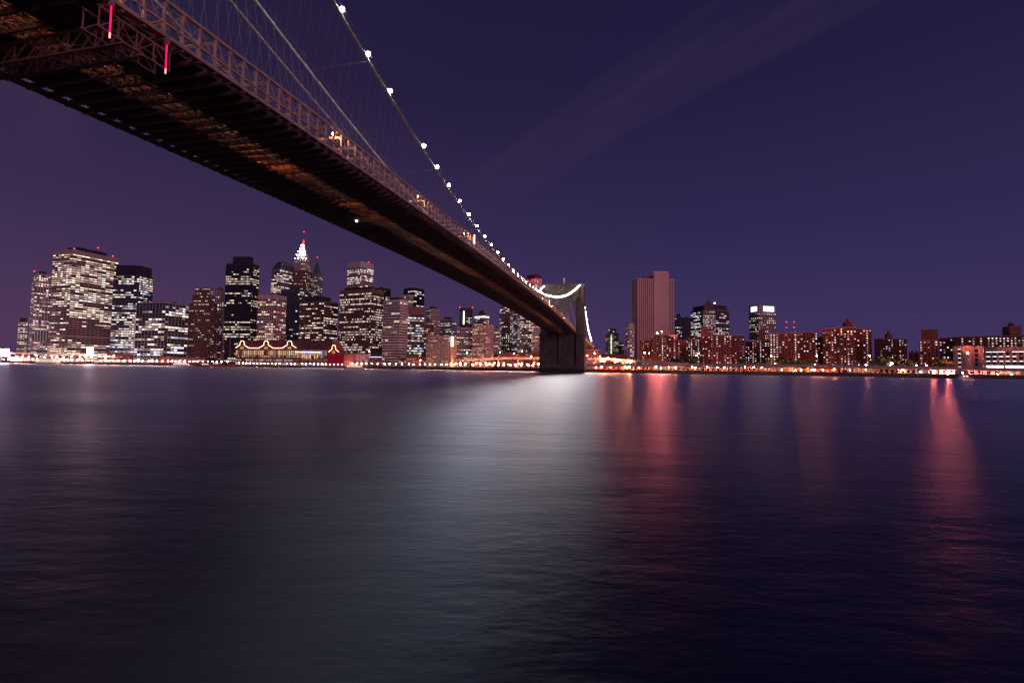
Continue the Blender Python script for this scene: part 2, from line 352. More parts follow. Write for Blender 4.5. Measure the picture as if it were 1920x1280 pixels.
# truss posts and diagonals of the near side, one by one
pm = MB(); pm.box(-.13, .13, -.10, .10, -.5, 3.1); pm.box(-.19, .19, -.14, .14, -.5, .1)
post0 = None
for i in range(I0, 212):
    if post0 is None: post0 = pm.build('truss_post', M_STEEL, None); post0.location = (XT, YI[i], deck(YI[i])); setpar(post0, bridge)
    else: mesh_copy('truss_post', post0.data, (XT, YI[i], deck(YI[i])), bridge)
for i in range(I0, 211):
    y0, y1 = YI[i], YI[i+1]
    b = MB(); b.bar((XT+.1, y0, deck(y0)+3.1), (XT+.1, y1, deck(y1)-.4), .05, .10); b.build('truss_diagonal', M_STEEL, bridge)
b = MB()
for i in range(I0, 211):
    y0, y1 = YI[i], YI[i+1]
    b.bar((XT-.1, y0, deck(y0)-.4), (XT-.1, y1, deck(y1)+3.1), .03, .05)
    b.bar((XT-.2, y0, deck(y0)+1.5), (XT-.2, y1, deck(y1)+1.5), .05, .07); b.bar((XT-.2, y0, deck(y0)+1.15), (XT-.2, y1, deck(y1)+1.15), .05, .07)
b.build('counter_brace', M_STEEL, bridge, kind='stuff')
b = MB()
for i in range(I0, 212):
    y0 = YI[i]; z0 = deck(y0)
    b.box(-XT-.13, -XT+.13, y0-.1, y0+.1, z0-.5, z0+3.1)
    for xx in (-3.2, 3.2): b.box(xx-.1, xx+.1, y0-.1, y0+.1, z0-.4, z0+3.5)
    if i < 211:
        y1 = YI[i+1]; z1 = deck(y1)
        for xx in (-XT, -3.2, 3.2): b.bar((xx, y0, z0+3.1), (xx, y1, z1-.4), .05, .09)
b.build('inner_truss_web', M_STEEL, bridge, kind='stuff')
# portal struts with rounded knees over the near roadway
sm = MB(); kn = [(XT, 0, 1.9)]+[(XT-.9*(1-math.cos(t)), 0, 1.9+.9*math.sin(t)) for t in np.linspace(.2, math.pi/2, 5)]+[(3.2, 0, 3.0)]
for p, q in zip(kn[:-1], kn[1:]): sm.bar(p, q, .22, .26, (0, 1, 0))
sm.bar((3.2, 0, 2.6), (XT-.9, 0, 2.6), .08, .10)
ps0 = None
for i in range(I0, 212, 2):
    loc = (0, YI[i], deck(YI[i])-.05)
    if ps0 is None: ps0 = sm.build('portal_strut', M_STEEL, None); ps0.location = loc; setpar(ps0, bridge)
    else: mesh_copy('portal_strut', ps0.data, loc, bridge)
# side span web past the far tower
b = MB(); y = HL
while y < 690:
    z = deck(y)
    for xx in (-XT, XT): b.box(xx-.13, xx+.13, y-.1, y+.1, z-.5, z+3.1); b.bar((xx, y, z+3.1), (xx, y+2.3, z-.5), .06, .1)
    b.box(-13.5, 13.5, y-.15, y+.15, z-1.3, z-.5); y += 2.3
b.build('side_span_web', M_STEEL, bridge, kind='stuff')
b = MB()
for y0, y1 in ((530, 560), (590, 598), (630, 638), (670, 700)): b.box(-14.5, 14.5, y0, y1, GZ-.5, deck(y1)-1.5)
b.build('approach_pier', M_STONE, bridge)

# cables
lampbig = sphere_mesh('cable_lamp', .36, LAMPN, 2); lampsml = sphere_mesh('cable_lamp', .20, LAMPW, 2)
cab = []
YC = list(np.linspace(-HL, HL, 120)) + [HL+6*k for k in range(1, 34)]
def fxc(kind, y):
    if kind == 0: return cx_outer(y)
    if kind == 3: return -cx_outer(y)
    s = 1 if kind == 1 else -1
    return s*(1.6+1.2*(min(abs(y), HL)/HL)**2)
for k in range(4):
    b = MB(); b.tube([(fxc(k, y), y, cable(y)) for y in YC], .21, 8)
    o = b.build('main_cable', M_CABLE, bridge); cab.append(o)
    o['label'] = ('lamp-strung cable on the near edge of the deck', 'inner cable beside the walkway', 'inner cable on the far side of the walkway', 'cable on the far edge of the deck')[k]
    b = MB()
    for dx in (-.35, .35): b.tube([(fxc(k, y)+dx, y, cable(y)+1.15) for y in YC], .022, 4)
    b.build('hand_rope', M_WIRE, o)
    b = MB()
    for i in range(I0, 212):    # cable bands
        y = YI[i]; dz = (cable(y+.2)-cable(y-.2)); p = np.array((fxc(k, y), y, cable(y))); d = np.array((0, .2, dz/2))
        b.tube([p-d, p+d], .27, 8)
    b.build('cable_band', M_CABLE, o, kind='stuff')
    if k in (0, 3):
        y = -155.1-9.15*9; n = 0
        while y < 405:
            dead = (abs(y+136.8) < 1)
            if abs(y-HL) > 5 and not (k == 3 and y < 60) and y > -236:
                yy = y + random.uniform(-.3, .3)
                p = (fxc(k, yy)+.1, yy, cable(yy)+1.15)
                if not dead: mesh_copy('cable_lamp', lampbig if yy < -40 else lampsml, p, o)
            y += 9.15
# suspenders of the near cable one by one, the others together
for i in range(I0, 212):
    y = YI[i]
    zt_, zb = cable(y), deck(y)+3.3
    if zt_-zb < .6 or abs(y) > HL-6: continue
    b = MB(); b.tube([(cx_outer(y), y, zt_), (XT, y, zb)], .024, 4); b.build('suspender', M_WIRE, bridge)
b = MB()
for k in (1, 2, 3):
    for i in range(I0, 212):
        y = YI[i]; zt_ = cable(y); zb = deck(y)+3.5
        if zt_-zb < .6 or abs(y) > HL-6: continue
        b.tube([(fxc(k, y), y, zt_), ((-XT if k == 3 else fxc(k, y)*2.6), y, zb)], .022, 4)
b.build('inner_suspender', M_WIRE, bridge, kind='stuff')
# stays fanning from the tower tops to the deck
for s in (-1, 1):
    for j in range(3, 22):
        yd = s*(HL-6-j*5.0)
        b = MB(); b.tube([(17.2, s*HL, 81), (XT, yd, deck(yd)+3.3)], .022, 4); b.build('stay', M_WIRE, bridge)
        if j % 2:
            b = MB(); b.tube([(-2.6, s*HL, 81), (-4.6, yd, deck(yd)+3.3)], .022, 4); b.build('stay', M_WIRE, bridge)
for yy in (-155.0, -119.3):
    b = MB(); b.tube([(fxc(k, yy), yy, cable(yy)) for k in range(4)], .03, 5); b.build('tie_wire', M_WIRE, bridge)
# sodium road lamps on the near roadway
bulb = sphere_mesh('bulb', .22, RLAMP, 2)
def road_lamp(y, x=11.6, h=2.6, c=0):
    b = MB(); z = deck(y); b.tube([(XT-.3, y, z+.3), (XT-.3, y, z+h+.1), (x, y, z+h+.35)], .06, 5); o = b.build('road_lamp', M_POLE, bridge)
    mesh_copy('bulb', bulb, (x, y, z+h+.1), o)
for px, py in ((625, 243), (782, 366), (870, 437)):
    p = onX(px, py, 12.2); road_lamp(p[1], 12.2, float(min(3.0, max(1.0, p[2]-deck(p[1])-.1))))
yl = onX(625, 243, 12.2)[1]
for y in (yl-41, -4, 25, 60, 95, 130, 160, 190, 215, 262, 300, 340, 380, 420, 470, 520, 580, 640): road_lamp(y)
# warm lamps added under the walkway to make the open centre bay glow
ub = sphere_mesh('bulb', .16, emit('under_lamp', (1, .22, .07), 330), 1)
for i in range(16, 206, 5):
    if random.random() < .2: continue
    y = YI[i]; b = MB(); b.bar((0, y, deck(y)+4.2), (0, y, deck(y)+1.7), .06, .06); o = b.build('walkway_fill_lamp', M_POLE, bridge)
    mesh_copy('bulb', ub, (0, y, deck(y)+1.55), o, (random.choice((.5, .8, 1, 1.3)),)*3)
il = sphere_mesh('bulb', .14, emit('truss_fill_lamp', (1, .52, .34), 420), 1)  # fill lamps added behind the near truss to brighten it
for i in range(10, 208, 4):
    y = YI[i]; b = MB(); b.bar((3.4, y, deck(y)+2.4), (5.0, y, deck(y)+2.4), .06, .06); o = b.build('truss_fill_lamp', M_POLE, bridge); mesh_copy('bulb', il, (5.0, y, deck(y)+2.25), o)
for px, py0, py1 in ((889, 440, 457), (1030, 562, 573)):
    p = onX(px, py1, XT+.25); q = onX(px, py0, XT+.25)
    b = MB(); b.box(XT+.15, XT+.45, p[1]-.3, p[1]+.3, p[2], q[2]); b.build('light_bar', emit('cool_bar', (.75, 1, .95), 2.0), bridge)
b = MB(); b.box(-5.3, -5, -124.3, -123.7, deck(-124)-1.7, deck(-124)-1.3); b.build('inspection_lamp', emit('cool_lamp', (.9, .9, 1), 4), bridge)

# flag on the far tower
fl = empty('flagpole', (0, HL, 84.4), 'pale flag hanging from a pole on the bridge tower', 'flag')
b = MB(); b.tube([(0, HL, 84.3), (0, HL, 92.5)], .12, 6); b.build('pole', M_POLE, fl)
b = MB(); secs = []
for j in range(9):
    x = .1+.34*j*.5; secs.append([(x, HL-.4*math.sin(j*1.3)-.03, 91.9-.55*j*.3), (x, HL-.4*math.sin(j*1.3)+.03, 91.9-.55*j*.3), (x, HL-.4*math.sin(j*1.3+.4)+.03, 86.4-.18*j), (x, HL-.4*math.sin(j*1.3+.4)-.03, 86.4-.18*j)])
b.strip(secs); b.build('flag', mat('flag_cloth', (.8, .78, .8), .8, 0, .1), fl)

# ------------------------------------------------------------------ maintenance platform under the near deck
M_TRAV = mat('platform_steel', (.27, .17, .15), .7, 0, .3, .8)
tv = empty('inspection_traveller', (0, -198, 36), 'steel lattice maintenance platform hung under the bridge deck with two pink light tubes', 'platform')
zb_, zt_ = 36.0, 38.1
for yy in (-199.0, -196.9):
    for zz in (zb_, zt_):
        b = MB(); b.box(-13, 13.2, yy-.12, yy+.12, zz-.12, zz+.12); b.build('chord', M_TRAV, tv)
    for j in range(14):
        x0 = -13+j*1.87; b = MB(); b.bar((x0, yy, zb_), (x0+1.87*(j % 2), yy, zt_), .13, .13, (0, 1, 0)); b.build('web_post', M_TRAV, tv)
        b = MB(); b.bar((x0 if j % 2 else x0, yy, zt_ if j % 2 else zb_), (x0+1.87, yy, zb_ if j % 2 else zt_), .11, .11, (0, 1, 0)); b.build('web_diagonal', M_TRAV, tv)
for j in range(14):
    x0 = -13+j*1.87
    b = MB(); b.bar((x0, -199, zb_-.05), (x0+1.87, -196.9, zb_-.05), .08, .08); b.build('floor_brace', M_TRAV, tv)
    b = MB(); b.bar((x0+1.87, -199, zb_-.05), (x0, -196.9, zb_-.05), .08, .08); b.build('floor_brace', M_TRAV, tv)
    b = MB(); b.bar((x0, -199, zb_+.05), (x0, -196.9, zb_+.05), .1, .1); b.build('floor_brace', M_TRAV, tv)
for xx in (12.9, 10.9):
    for zz, w_ in ((38.2, .2), (36.2, .14)):
        b = MB(); b.box(xx-w_/2, xx+w_/2, -201.5, -193.6, zz-w_/2, zz+w_/2); b.build('side_beam', M_TRAV, tv)
    for j in range(5):
        y0 = -201.3+j*1.9; b = MB(); b.bar((xx, y0, 36.2), (xx, y0, 38.2), .12, .12); b.build('side_post', M_TRAV, tv)
        if j < 4: b = MB(); b.bar((xx, y0, 38.2 if j % 2 else 36.2), (xx, y0+1.9, 36.2 if j % 2 else 38.2), .08, .08); b.build('side_diagonal', M_TRAV, tv)
for yy in (-200.9, -194.2):
    for xx in (-12.5, 12.6):
        b = MB(); b.box(xx-.15, xx+.15, yy-.15, yy+.15, 38.1, deck(yy)-.4); b.build('hanger', M_TRAV, tv)
b = MB(); b.box(3.5, 8.5, -198.8, -197.2, 38.25, 39.4); b.build('cabinet', M_TRAV, tv)
for zz in (38.8, 39.3):
    b = MB(); b.bar((8.6, -199.1, zz), (13, -199.1, zz), .06, .06); b.build('hand_rail', M_TRAV, tv)
for yy in (-200.8, -194.8):
    b = MB(); b.tube([(13.7, yy, 35.75), (13.7, yy, 38.4)], .075, 8); o = b.build('light_tube', PINK, tv)
    b = MB(); b.tube([(13.7, yy, 35.2), (13.7, yy, 35.72)], .08, 8); b.build('tube_tip', PINKT, o)
    b = MB(); b.box(13.5, 13.9, yy-.18, yy+.18, 38.42, 39.5); b.build('bracket', M_DARK, o)

# ------------------------------------------------------------------ buildings
WC = {'w': (1, .75, .56), 'n': (1, .81, .71), 'c': (.86, .88, 1), 'o': (1, .48, .30), 'p': (1, .64, .68), 'r': (1, .22, .26)}
def footprint(xl, xc, xr, ytop, depth, ratio=1., D=None):
    C = at(xc, ytop, depth); z = C[2]; C2 = C[:2]
    def dirx(px): v = ray(px, ytop)[:2]; return v/np.linalg.norm(v)
    g = dirx(xc); e = np.array((g[1], -g[0]))
    def hit(d, px):   # C2 + t d on the ray through px
        v = dirx(px); q = CAM[:2]
        A = np.array([[d[0], -v[0]], [d[1], -v[1]]]); t = np.linalg.solve(A, q-C2); return t[0]
    if xl == xc or xr == xc:
        px = xr if xl == xc else xl; d = e if xl == xc else -e
        L = hit(d, px); Dp = D or L*.8
        P = [C2, C2+d*L, C2+d*L+g*Dp, C2+g*Dp]
        if xl != xc: P = [P[1], P[0], P[3], P[2]]
        return P, z          # order: front-left, front-right, back-right, back-left (facades 0)
    best = None
    for ph in np.linspace(R(6), R(84), 160):
        bd = e*math.cos(ph)+g*math.sin(ph); ad = -e*math.sin(ph)+g*math.cos(ph)
        la, lb = hit(ad, xl), hit(bd, xr)
        if la <= 0 or lb <= 0: continue
        er = abs(math.log((la/lb)/ratio))
        if best is None or er < best[0]: best = (er, ad*la, bd*lb)
    _, a, bb = best
    return [C2+a, C2, C2+bb, C2+a+bb], z

def inset(P, t):
    k = len(P); cen = sum(P)/k; L = []
    for i in range(k):
        a, b_ = P[i], P[(i+1) % k]; d = (b_-a)/np.linalg.norm(b_-a); n = np.array((d[1], -d[0]))
        if n@(a-cen) < 0: n = -n
        L.append((a-n*t, d))
    res = []
    for i in range(k):
        (p, d), (q, e2) = L[i-1], L[i]; u = np.linalg.solve(np.array([[d[0], -e2[0]], [d[1], -e2[1]]]), q-p); res.append(p+d*u[0])
    return res
class Bld:
    def __init__(s, name, label, cat='building', seed=0, group=None):
        s.core = MB(); s.wall = {}; s.lit = MB(); s.name = name; s.label = label; s.cat = cat; s.grp = group
        s.rng = random.Random(hash(name+label) % 1000 if False else sum(map(ord, label))+seed); s.extra = []; s.loc = None
    def w(s, m_): return s.wall.setdefault(m_.name, (MB(), m_))[0]
    def block(s, P, z0, z1, m_, fh=3.9, bay=4., pw=.25, sh=.35, lit=.4, coh=.5, cols='wnn', br=1.6, top=3., faces=None, dark=(), proud=.45, mech=(), solid=False, mk=.45):
        rng = s.rng
        P = [np.array(p) for p in P]; k = len(P)
        if s.loc is None: s.loc = (sum(p[0] for p in P)/k, sum(p[1] for p in P)/k, z0)
        cen = sum(P)/k
        wl = s.w(m_)
        if solid: wl.prism(P, z0, z1); return
        ins = inset(P, proud*.97)
        s.core.prism(ins, z0, z1-.3)
        wl.prism(P, z1-top, z1)
        for i in range(k):
            a, bq = P[i], P[(i+1) % k]; L = np.linalg.norm(bq-a); d = (bq-a)/L; n = np.array((d[1], -d[0]))
            if n@(a-cen) < 0: n = -n
            vis = n@(CAM[:2]-a) > 0
            nb = max(1, round(L/bay)); bw = L/nb; nf = max(1, int((z1-top-z0)/fh)); f0 = z1-top-nf*fh
            wl_p = pw*bw
            if not vis:
                wl.prism([a, bq, bq-n*proud, a-n*proud], z0, z1-top); continue
            for j in range(nb+1):
                c0 = a+d*min(max(j*bw-wl_p/2, 0), L); c1 = a+d*min(max(j*bw+wl_p/2, 0), L)
                wl.prism([c0, c1, c1-n*proud, c0-n*proud], z0, z1-top)
            off = proud*.35
            cw = [rng.choice((.25, .5, .8, 1., 1.8, 2.6)) if mk == 1. else 1. for _ in range(nb)]
            for f in range(nf):
                zf = f0+f*fh; zz = (zf-z0)/(z1-z0)
                full = any(m0 <= zz <= m1 for m0, m1 in mech)
                hh = fh*sh if not full else fh
                aa, bb = a-n*off, bq-n*off
                wl.prism([aa, bb, bb-n*(proud-off), aa-n*(proud-off)], zf, zf+hh)
                if full: continue
                pf = lit*rng.choice((.15, .5, 1, 1.5, 2.2)) if rng.random() < coh else lit
                if any(d0 <= zz <= d1 for d0, d1 in dark): pf *= .15
                pf = min(pf, .97); st = rng.random() < pf; cch = rng.choice(cols)
                for j in range(nb):
                    if rng.random() < mk: st = rng.random() < pf*cw[j]
                    if not st:
                        continue
                    q0 = a+d*(j*bw+wl_p/2)-n*(proud*.75); q1 = a+d*((j+1)*bw-wl_p/2)-n*(proud*.75)
                    c = WC[cch if rng.random() < .75 else rng.choice(cols)]; v = br*.70*rng.choice((.16, .3, .5, .8, 1., 1.4))
                    zl, zh = zf+hh+.12*fh*(1-sh), zf+fh-.06*fh
                    s.lit.quad((*q0, zl), (*q1, zl), (*q1, zh), (*q0, zh), (c[0]*v, c[1]*v, c[2]*v))
            if f0 > z0+.2:
                wl.prism([a-n*off, bq-n*off, bq-n*proud, a-n*proud], z0, f0)
    def done(s):
        root = empty(s.name, (s.loc[0], s.loc[1], s.loc[2]), s.label, s.cat, s.grp)
        if s.core.f: s.core.build('glass', M_GLASS, root)
        for nme, (b_, m_) in s.wall.items():
            if b_.f: b_.build('wall', m_, root)
        if s.lit.f: s.lit.build('lit_window', M_WIN, root, kind='stuff')
        for nm, b_, m_ in s.extra: b_.build(nm, m_, root)
        s.root = root; return root
beacon_me = sphere_mesh('beacon', .9, RED, 1)
def shrink(P, f, g=None):
    c = sum(np.array(p) for p in P)/len(P); return [c+(np.array(p)-c)*f for p in P]
def scale2(P, fa, fb):   # scale along the two sides of a four-cornered footprint
    P = [np.array(p) for p in P]; c = sum(P)/4; a = (P[0]-P[1])/2; b_ = (P[2]-P[1])/2
    return [c+a*fa-b_*fb, c-a*fa-b_*fb, c-a*fa+b_*fb, c+a*fa+b_*fb]
def mast(s, p, z0, z1, r=.4, beacon=True):
    b_ = MB(); b_.tube([(p[0], p[1], z0), (p[0], p[1], z1)], [r, r*.5], 5); s.extra.append(('mast', b_, M_POLE))
    if beacon:
        b2 = MB(); b2.box(p[0]-.7, p[0]+.7, p[1]-.7, p[1]+.7, z1, z1+1.4); s.extra.append(('beacon', b2, RED))
def penthouse(s, P, z, h, f=.6, m_=None, g=None):
    b_ = MB(); b_.prism(scale2(P, f, g or f) if len(P) == 4 else shrink(P, f), z, z+h); s.extra.append(('penthouse', b_, m_ or M_ROOF))

S_TAN = mat('tan_stone', (.42, .34, .29), .85, 0, .12, .05); S_PINK = mat('pink_stone', (.52, .40, .36), .85, 0, .1, .05)
S_BROWN = mat('brown_facade', (.19, .12, .10), .8, 0, .15, .05); S_DARK = mat('black_facade', (.035, .033, .045), .4, 0, .15, .05)
S_GREY = mat('grey_facade', (.33, .31, .31), .85, 0, .12, .05); S_PALE = mat('pale_facade', (.55, .51, .47), .85, 0, .1, .05)
S_BRICK = mat('red_brick', (.36, .12, .085), .9, 0, .2, .08); S_BRICK2 = mat('dark_brick', (.27, .095, .075), .9, 0, .2, .08)
S_BRICK3 = mat('brown_brick', (.31, .115, .085), .9, 0, .2, .08); S_BLUE = mat('blue_facade', (.10, .11, .15), .5, 0, .1, .05); S_GREEN = mat('copper_green', (.10, .22, .18), .7, 0, .2, .05)
S_RUST = mat('rust_stone', (.62, .43, .39), .9, 0, .10, .03)

def simple(name, label, xl, xc, xr, ytop, depth, m_, ratio=1., D=None, pent=None, ph=None, masts=(), grp=None, **st):
    P, z = footprint(xl, xc, xr, ytop, depth, ratio, D)
    s = Bld(name, label, grp and 'apartment block' or 'building', 0, grp)
    s.block(P, GZ-.1, z, m_, **st)
    if pent:
        for f, g, h in pent: penthouse(s, P, z, h, f, None, g)
    c_ = sum(np.array(p) for p in P)/4; a_ = (np.array(P[0])-P[1])/2; d_ = (np.array(P[2])-P[1])/2
    for _ in range(s.rng.randint(1, 3)):
        q = c_+a_*s.rng.uniform(-.6, .6)+d_*s.rng.uniform(-.6, .6); fa, fb_ = s.rng.uniform(.08, .22), s.rng.uniform(.08, .22); b_ = MB()
        b_.prism([q+a_*fa-d_*fb_, q-a_*fa-d_*fb_, q-a_*fa+d_*fb_, q+a_*fa+d_*fb_], z-.2, z+s.rng.uniform(1.8, 4.2)); s.extra.append(('roof_plant', b_, M_ROOF))
    for u, v, h in masts:
        q = np.array(P[1])+(np.array(P[0])-P[1])*u+(np.array(P[2])-P[1])*v; mast(s, q, z, z+h)
    s.P, s.z = P, z
    s.done(); return s
OFF = dict(fh=3.95, bay=4.2, pw=.16, sh=.42, lit=.5, coh=.8, cols='wnnn')

simple('office_tower', 'small tower at the far left end of the skyline', 34, 34, 53, 602, 1150, S_GREY, fh=4, bay=4, pw=.3, sh=.4, lit=.6, coh=.4, pent=((.7, .7, 8),))
P, z = footprint(60, 66, 98, 527, 1010, .5); s = Bld('office_tower', 'pale ribbed tower just left of the biggest lit slab')
s.block(P, GZ, z, S_PALE, fh=4, bay=4.2, pw=.34, sh=.3, lit=.45, coh=.9, cols='nnwp', br=1.8); Q = scale2(P, .8, .85); s.block(Q, z, z+17, S_TAN, fh=4, bay=4, pw=.3, sh=.3, lit=.8, coh=.2, top=4)
penthouse(s, Q, z+17, 5, .45); mast(s, Q[0], z+17, z+21); s.done()
P, z = footprint(100, 137, 224, 467, 930, .62); s = Bld('office_tower', 'biggest lit slab on the left with bright bands on two faces')
s.block(P, GZ, z, S_TAN, fh=4.0, bay=7.4, pw=.11, sh=.52, lit=.85, coh=.55, cols='wwnn', br=2.5, top=9, dark=((.16, .38),), mech=((.20, .225),))
b_ = MB(); P2 = scale2(P, .55, .62); b_.prism(P2, z, z+8); s.extra.append(('penthouse', b_, S_DARK))
mast(s, P[1]*.96+P[3]*.04, z, z+1); mast(s, (P[1]+P[2])/2*.8+P[3]*.2, z+8, z+14, .3); mast(s, P[2]*.9+P[0]*.1, z, z+3); s.done()
P, z = footprint(213, 262, 288, 516, 880, 1.3); s = Bld('office_tower', 'glass tower with brightly lit chamfered corners below a dark slab top')
s.block(P, GZ, z, S_BLUE, fh=4., bay=4.4, pw=.08, sh=.42, lit=.62, coh=.7, cols='nncw', br=2.0, top=2); s.block(scale2(P, .93, .86), z, z+18, S_DARK, solid=True); s.done()
b = s = None
simple('office_tower', 'dark glass block with pale vertical ribs', 256, 311, 355, 566, 790, S_GREY, 1.25, fh=4, bay=6.5, pw=.10, sh=.22, lit=.45, coh=.95, cols='ncnn', br=1.8, top=2, mech=((.90, .905),), dark=((.9, 1),))
P, z = footprint(341, 395, 418, 603, 880, 1.9); s = Bld('stepped_tower', 'brown tower stepping back like a pyramid')
zz = GZ
for f, yy in ((1, 605), (.85, 585), (.68, 567), (.56, 552), (.44, 537)):
    zt = at(395, yy, 880)[2]; s.block(scale2(P, f, f), zz, zt, S_BROWN if f != .7 else S_TAN, fh=3.8, bay=3, pw=.42, sh=.45, lit=.22 if f > .5 else .5, coh=.8, cols='wno', br=1.5, top=1.5); zz = zt
s.done()
simple('office_tower', 'plain brown tower behind the stepped one', 404, 404, 421, 541, 990, S_BROWN, lit=.12, fh=4, bay=3.5, pw=.5, sh=.3)
P, z = footprint(424, 474, 487, 494, 850, 2.4); s = Bld('office_tower', 'tall black glass tower with warm yellow bands and a roof box')
s.block(P, GZ, z, S_DARK, fh=4.1, bay=3.4, pw=.1, sh=.45, lit=.5, coh=.95, cols='wwwn', br=1.5, top=5, dark=((.44, .56), (.7, .76)))
penthouse(s, P, z, 13, .62, S_DARK); s.done()
simple('office_tower', 'pale pinkish stone block with a grid of windows behind the pier hall', 484, 518, 538, 552, 790, S_PINK, 1.3, fh=3.9, bay=3.7, pw=.24, sh=.40, lit=.5, coh=.5, cols='wwno', br=1.7, top=7)
P, z = footprint(509, 525, 556, 504, 1150, .5); s = Bld('office_tower', 'lit tower with a dark truncated pyramid roof left of the white spire')
s.block(P, GZ, z, S_GREY, fh=4.2, bay=4.5, pw=.16, sh=.38, lit=.75, coh=.9, cols='nnwc', br=1.7, top=2); b_ = MB(); b_.prism(P, z, z+19, [tuple(p) for p in shrink(P, .55)]); s.extra.append(('roof', b_, mat('slate_roof', (.07, .10, .12), .5))); s.done()
simple('office_tower', 'dark block with a blank left wall below the white spire', 527, 566, 578, 542, 960, S_BLUE, 2, fh=4, bay=4, pw=.15, sh=.4, lit=.3, coh=.9, cols='nnc', top=5, dark=((.5, .9),))
# white crowned spire
C0 = at(568, 487, 1180); e_ = np.array((RT[0], RT[1])); e_ /= np.linalg.norm(e_); g_ = np.array((-e_[1], e_[0]))
def sq(c, h, hd=None): hd = hd or h; return [c[:2]-e_*h-g_*hd, c[:2]+e_*h-g_*hd, c[:2]+e_*h+g_*hd, c[:2]-e_*h+g_*hd]
s = Bld('spire_tower', 'slender stone tower with a floodlit white crown and red tip')
s.block(sq(C0, 16.5), GZ, C0[2]-28, S_BROWN, fh=4, bay=3.5, pw=.5, sh=.4, lit=.25, coh=.4); s.block(sq(C0, 13.5), C0[2]-28, C0[2], S_TAN, fh=4, bay=3, pw=.5, sh=.4, lit=.4, coh=.4)
CROWN = mat('white_crown', (.8, .78, .76), .8, 0, .05); FLD = emit('crown_flood', (1, .9, .84), 55); b_ = MB(); hz = C0[2]
for h, dz in ((11, 9), (8.4, 8), (6.2, 8), (4.2, 8), (2.4, 7)):
    s.extra.append(('crown_tier', None, None)); s.extra.pop(); b_ = MB(); b_.prism(sq(C0, h), hz, hz+dz, [tuple(p) for p in sq(C0, h*.9)]); s.extra.append(('crown_tier', b_, CROWN)); hz += dz
    b_ = MB()
    for j in (-.66, -.22, .22, .66): b_.prism(sq((C0[:2]+e_*h*j-g_*h*.97), .35, .4), hz-dz+1, hz-1.5)
    s.extra.append(('crown_rib', b_, S_PALE))
    for j in (-1, -.35, .35, 1):
        b_ = MB(); q_ = C0[:2]+e_*h*j*1.25-g_*(h+3.0); b_.prism(sq(q_, .45), hz-dz+.3, hz-dz+1.2); s.extra.append(('crown_lamp', b_, FLD))
b_ = MB(); b_.tube([(C0[0], C0[1], hz), (C0[0], C0[1], hz+7)], [1.4, .6], 8); s.extra.append(('crown_tip', b_, RED)); mast(s, C0, hz+6, hz+26, .4); s.done()
P, z = footprint(583, 596, 605, 514, 1280, 1.4); s = Bld('spire_tower', 'grey stone tower with a green copper pyramid roof')
s.block(P, GZ, z, S_GREY, fh=4, bay=3.5, pw=.45, sh=.4, lit=.35, coh=.3); b_ = MB(); b_.prism(scale2(P, .8, .8), z, z+34, [tuple(p) for p in shrink(P, .12)]); s.extra.append(('roof', b_, S_GREEN)); mast(s, sum(P)/4, z+33, z+46); s.done()
simple('office_tower', 'brown block with bright white bands beside the red pavilion', 562, 608, 634, 564, 800, S_BROWN, 1.7, fh=3.9, bay=3.6, pw=.1, sh=.45, lit=.42, coh=.9, cols='nnww', br=1.7, pent=((.55, .7, 9),))
P, z = footprint(652, 676, 701, 489, 1100, 1.); s = Bld('office_tower', 'white topped tower rising behind the brown grid block'); s.block(P, GZ, z, S_PALE, fh=4.2, bay=4, pw=.12, sh=.4, lit=.75, coh=.8, cols='nnw', br=1.8, top=14); mast(s, P[2]*.6+P[1]*.4, z, z+1); s.done()
simple('office_tower', 'broad brown tower with a tight grid of lit windows', 637, 697, 720, 541, 760, S_BROWN, 2.2, fh=3.9, bay=2.6, pw=.2, sh=.4, lit=.48, coh=.7, cols='nnwp', br=1.5, top=6, pent=((.8, .8, 4),))
simple('office_tower', 'dark top of a tower behind the broad brown one', 701, 714, 733, 539, 1000, S_DARK, fh=4, bay=4, lit=.15, coh=.5, top=5)
simple('office_tower', 'pale office block with dark horizontal window bands', 719, 750, 766, 561, 725, S_PALE, 1.6, fh=3.9, bay=5, pw=.06, sh=.55, lit=.14, coh=.4, cols='wn', top=4, pent=((.5, .6, 4),))
simple('office_tower', 'pale finned tower top behind the banded block', 747, 767, 775, 552, 900, S_PALE, 2, fh=4, bay=2.4, pw=.45, sh=.1, lit=.1, coh=.3)
simple('office_tower', 'dark tower with a few lit floors at its right', 757, 776, 796, 539, 985, S_DARK, 1, fh=4, bay=4, pw=.12, sh=.35, lit=.3, coh=.9, cols='cnn', top=6)
simple('office_tower', 'brown capped block with strong white bands', 765, 765, 796, 574, 770, S_BROWN, fh=3.9, bay=3, pw=.08, sh=.45, lit=.5, coh=.95, cols='nnc', br=1.7, top=13)
simple('apartment_tower', 'tan apartment tower with rounded balconies and a lit top floor', 799, 808, 826, 578, 860, S_TAN, .6, fh=3, bay=3.4, pw=.5, sh=.5, lit=.28, coh=.2, cols='wno', pent=((.5, .5, 4),))
simple('apartment_tower', 'low reddish apartment block with orange lit windows', 796, 796, 814, 602, 810, S_BROWN, fh=3, bay=3.2, pw=.45, sh=.4, lit=.4, coh=.2, cols='oow')
simple('office_tower', 'grey stepped office block with a lit top band', 826, 847, 856, 598, 910, S_GREY, 1.5, fh=3.8, bay=4, pw=.1, sh=.5, lit=.4, coh=.9, cols='nc', pent=((.4, .5, 4),))
P, z = footprint(862, 862, 886, 577, 1150); s = Bld('office_tower', 'black tower with one bright vertical strip of light'); s.block(P, GZ, z, S_DARK, fh=4, bay=5, pw=.3, sh=.5, lit=.15, coh=.4, top=6)
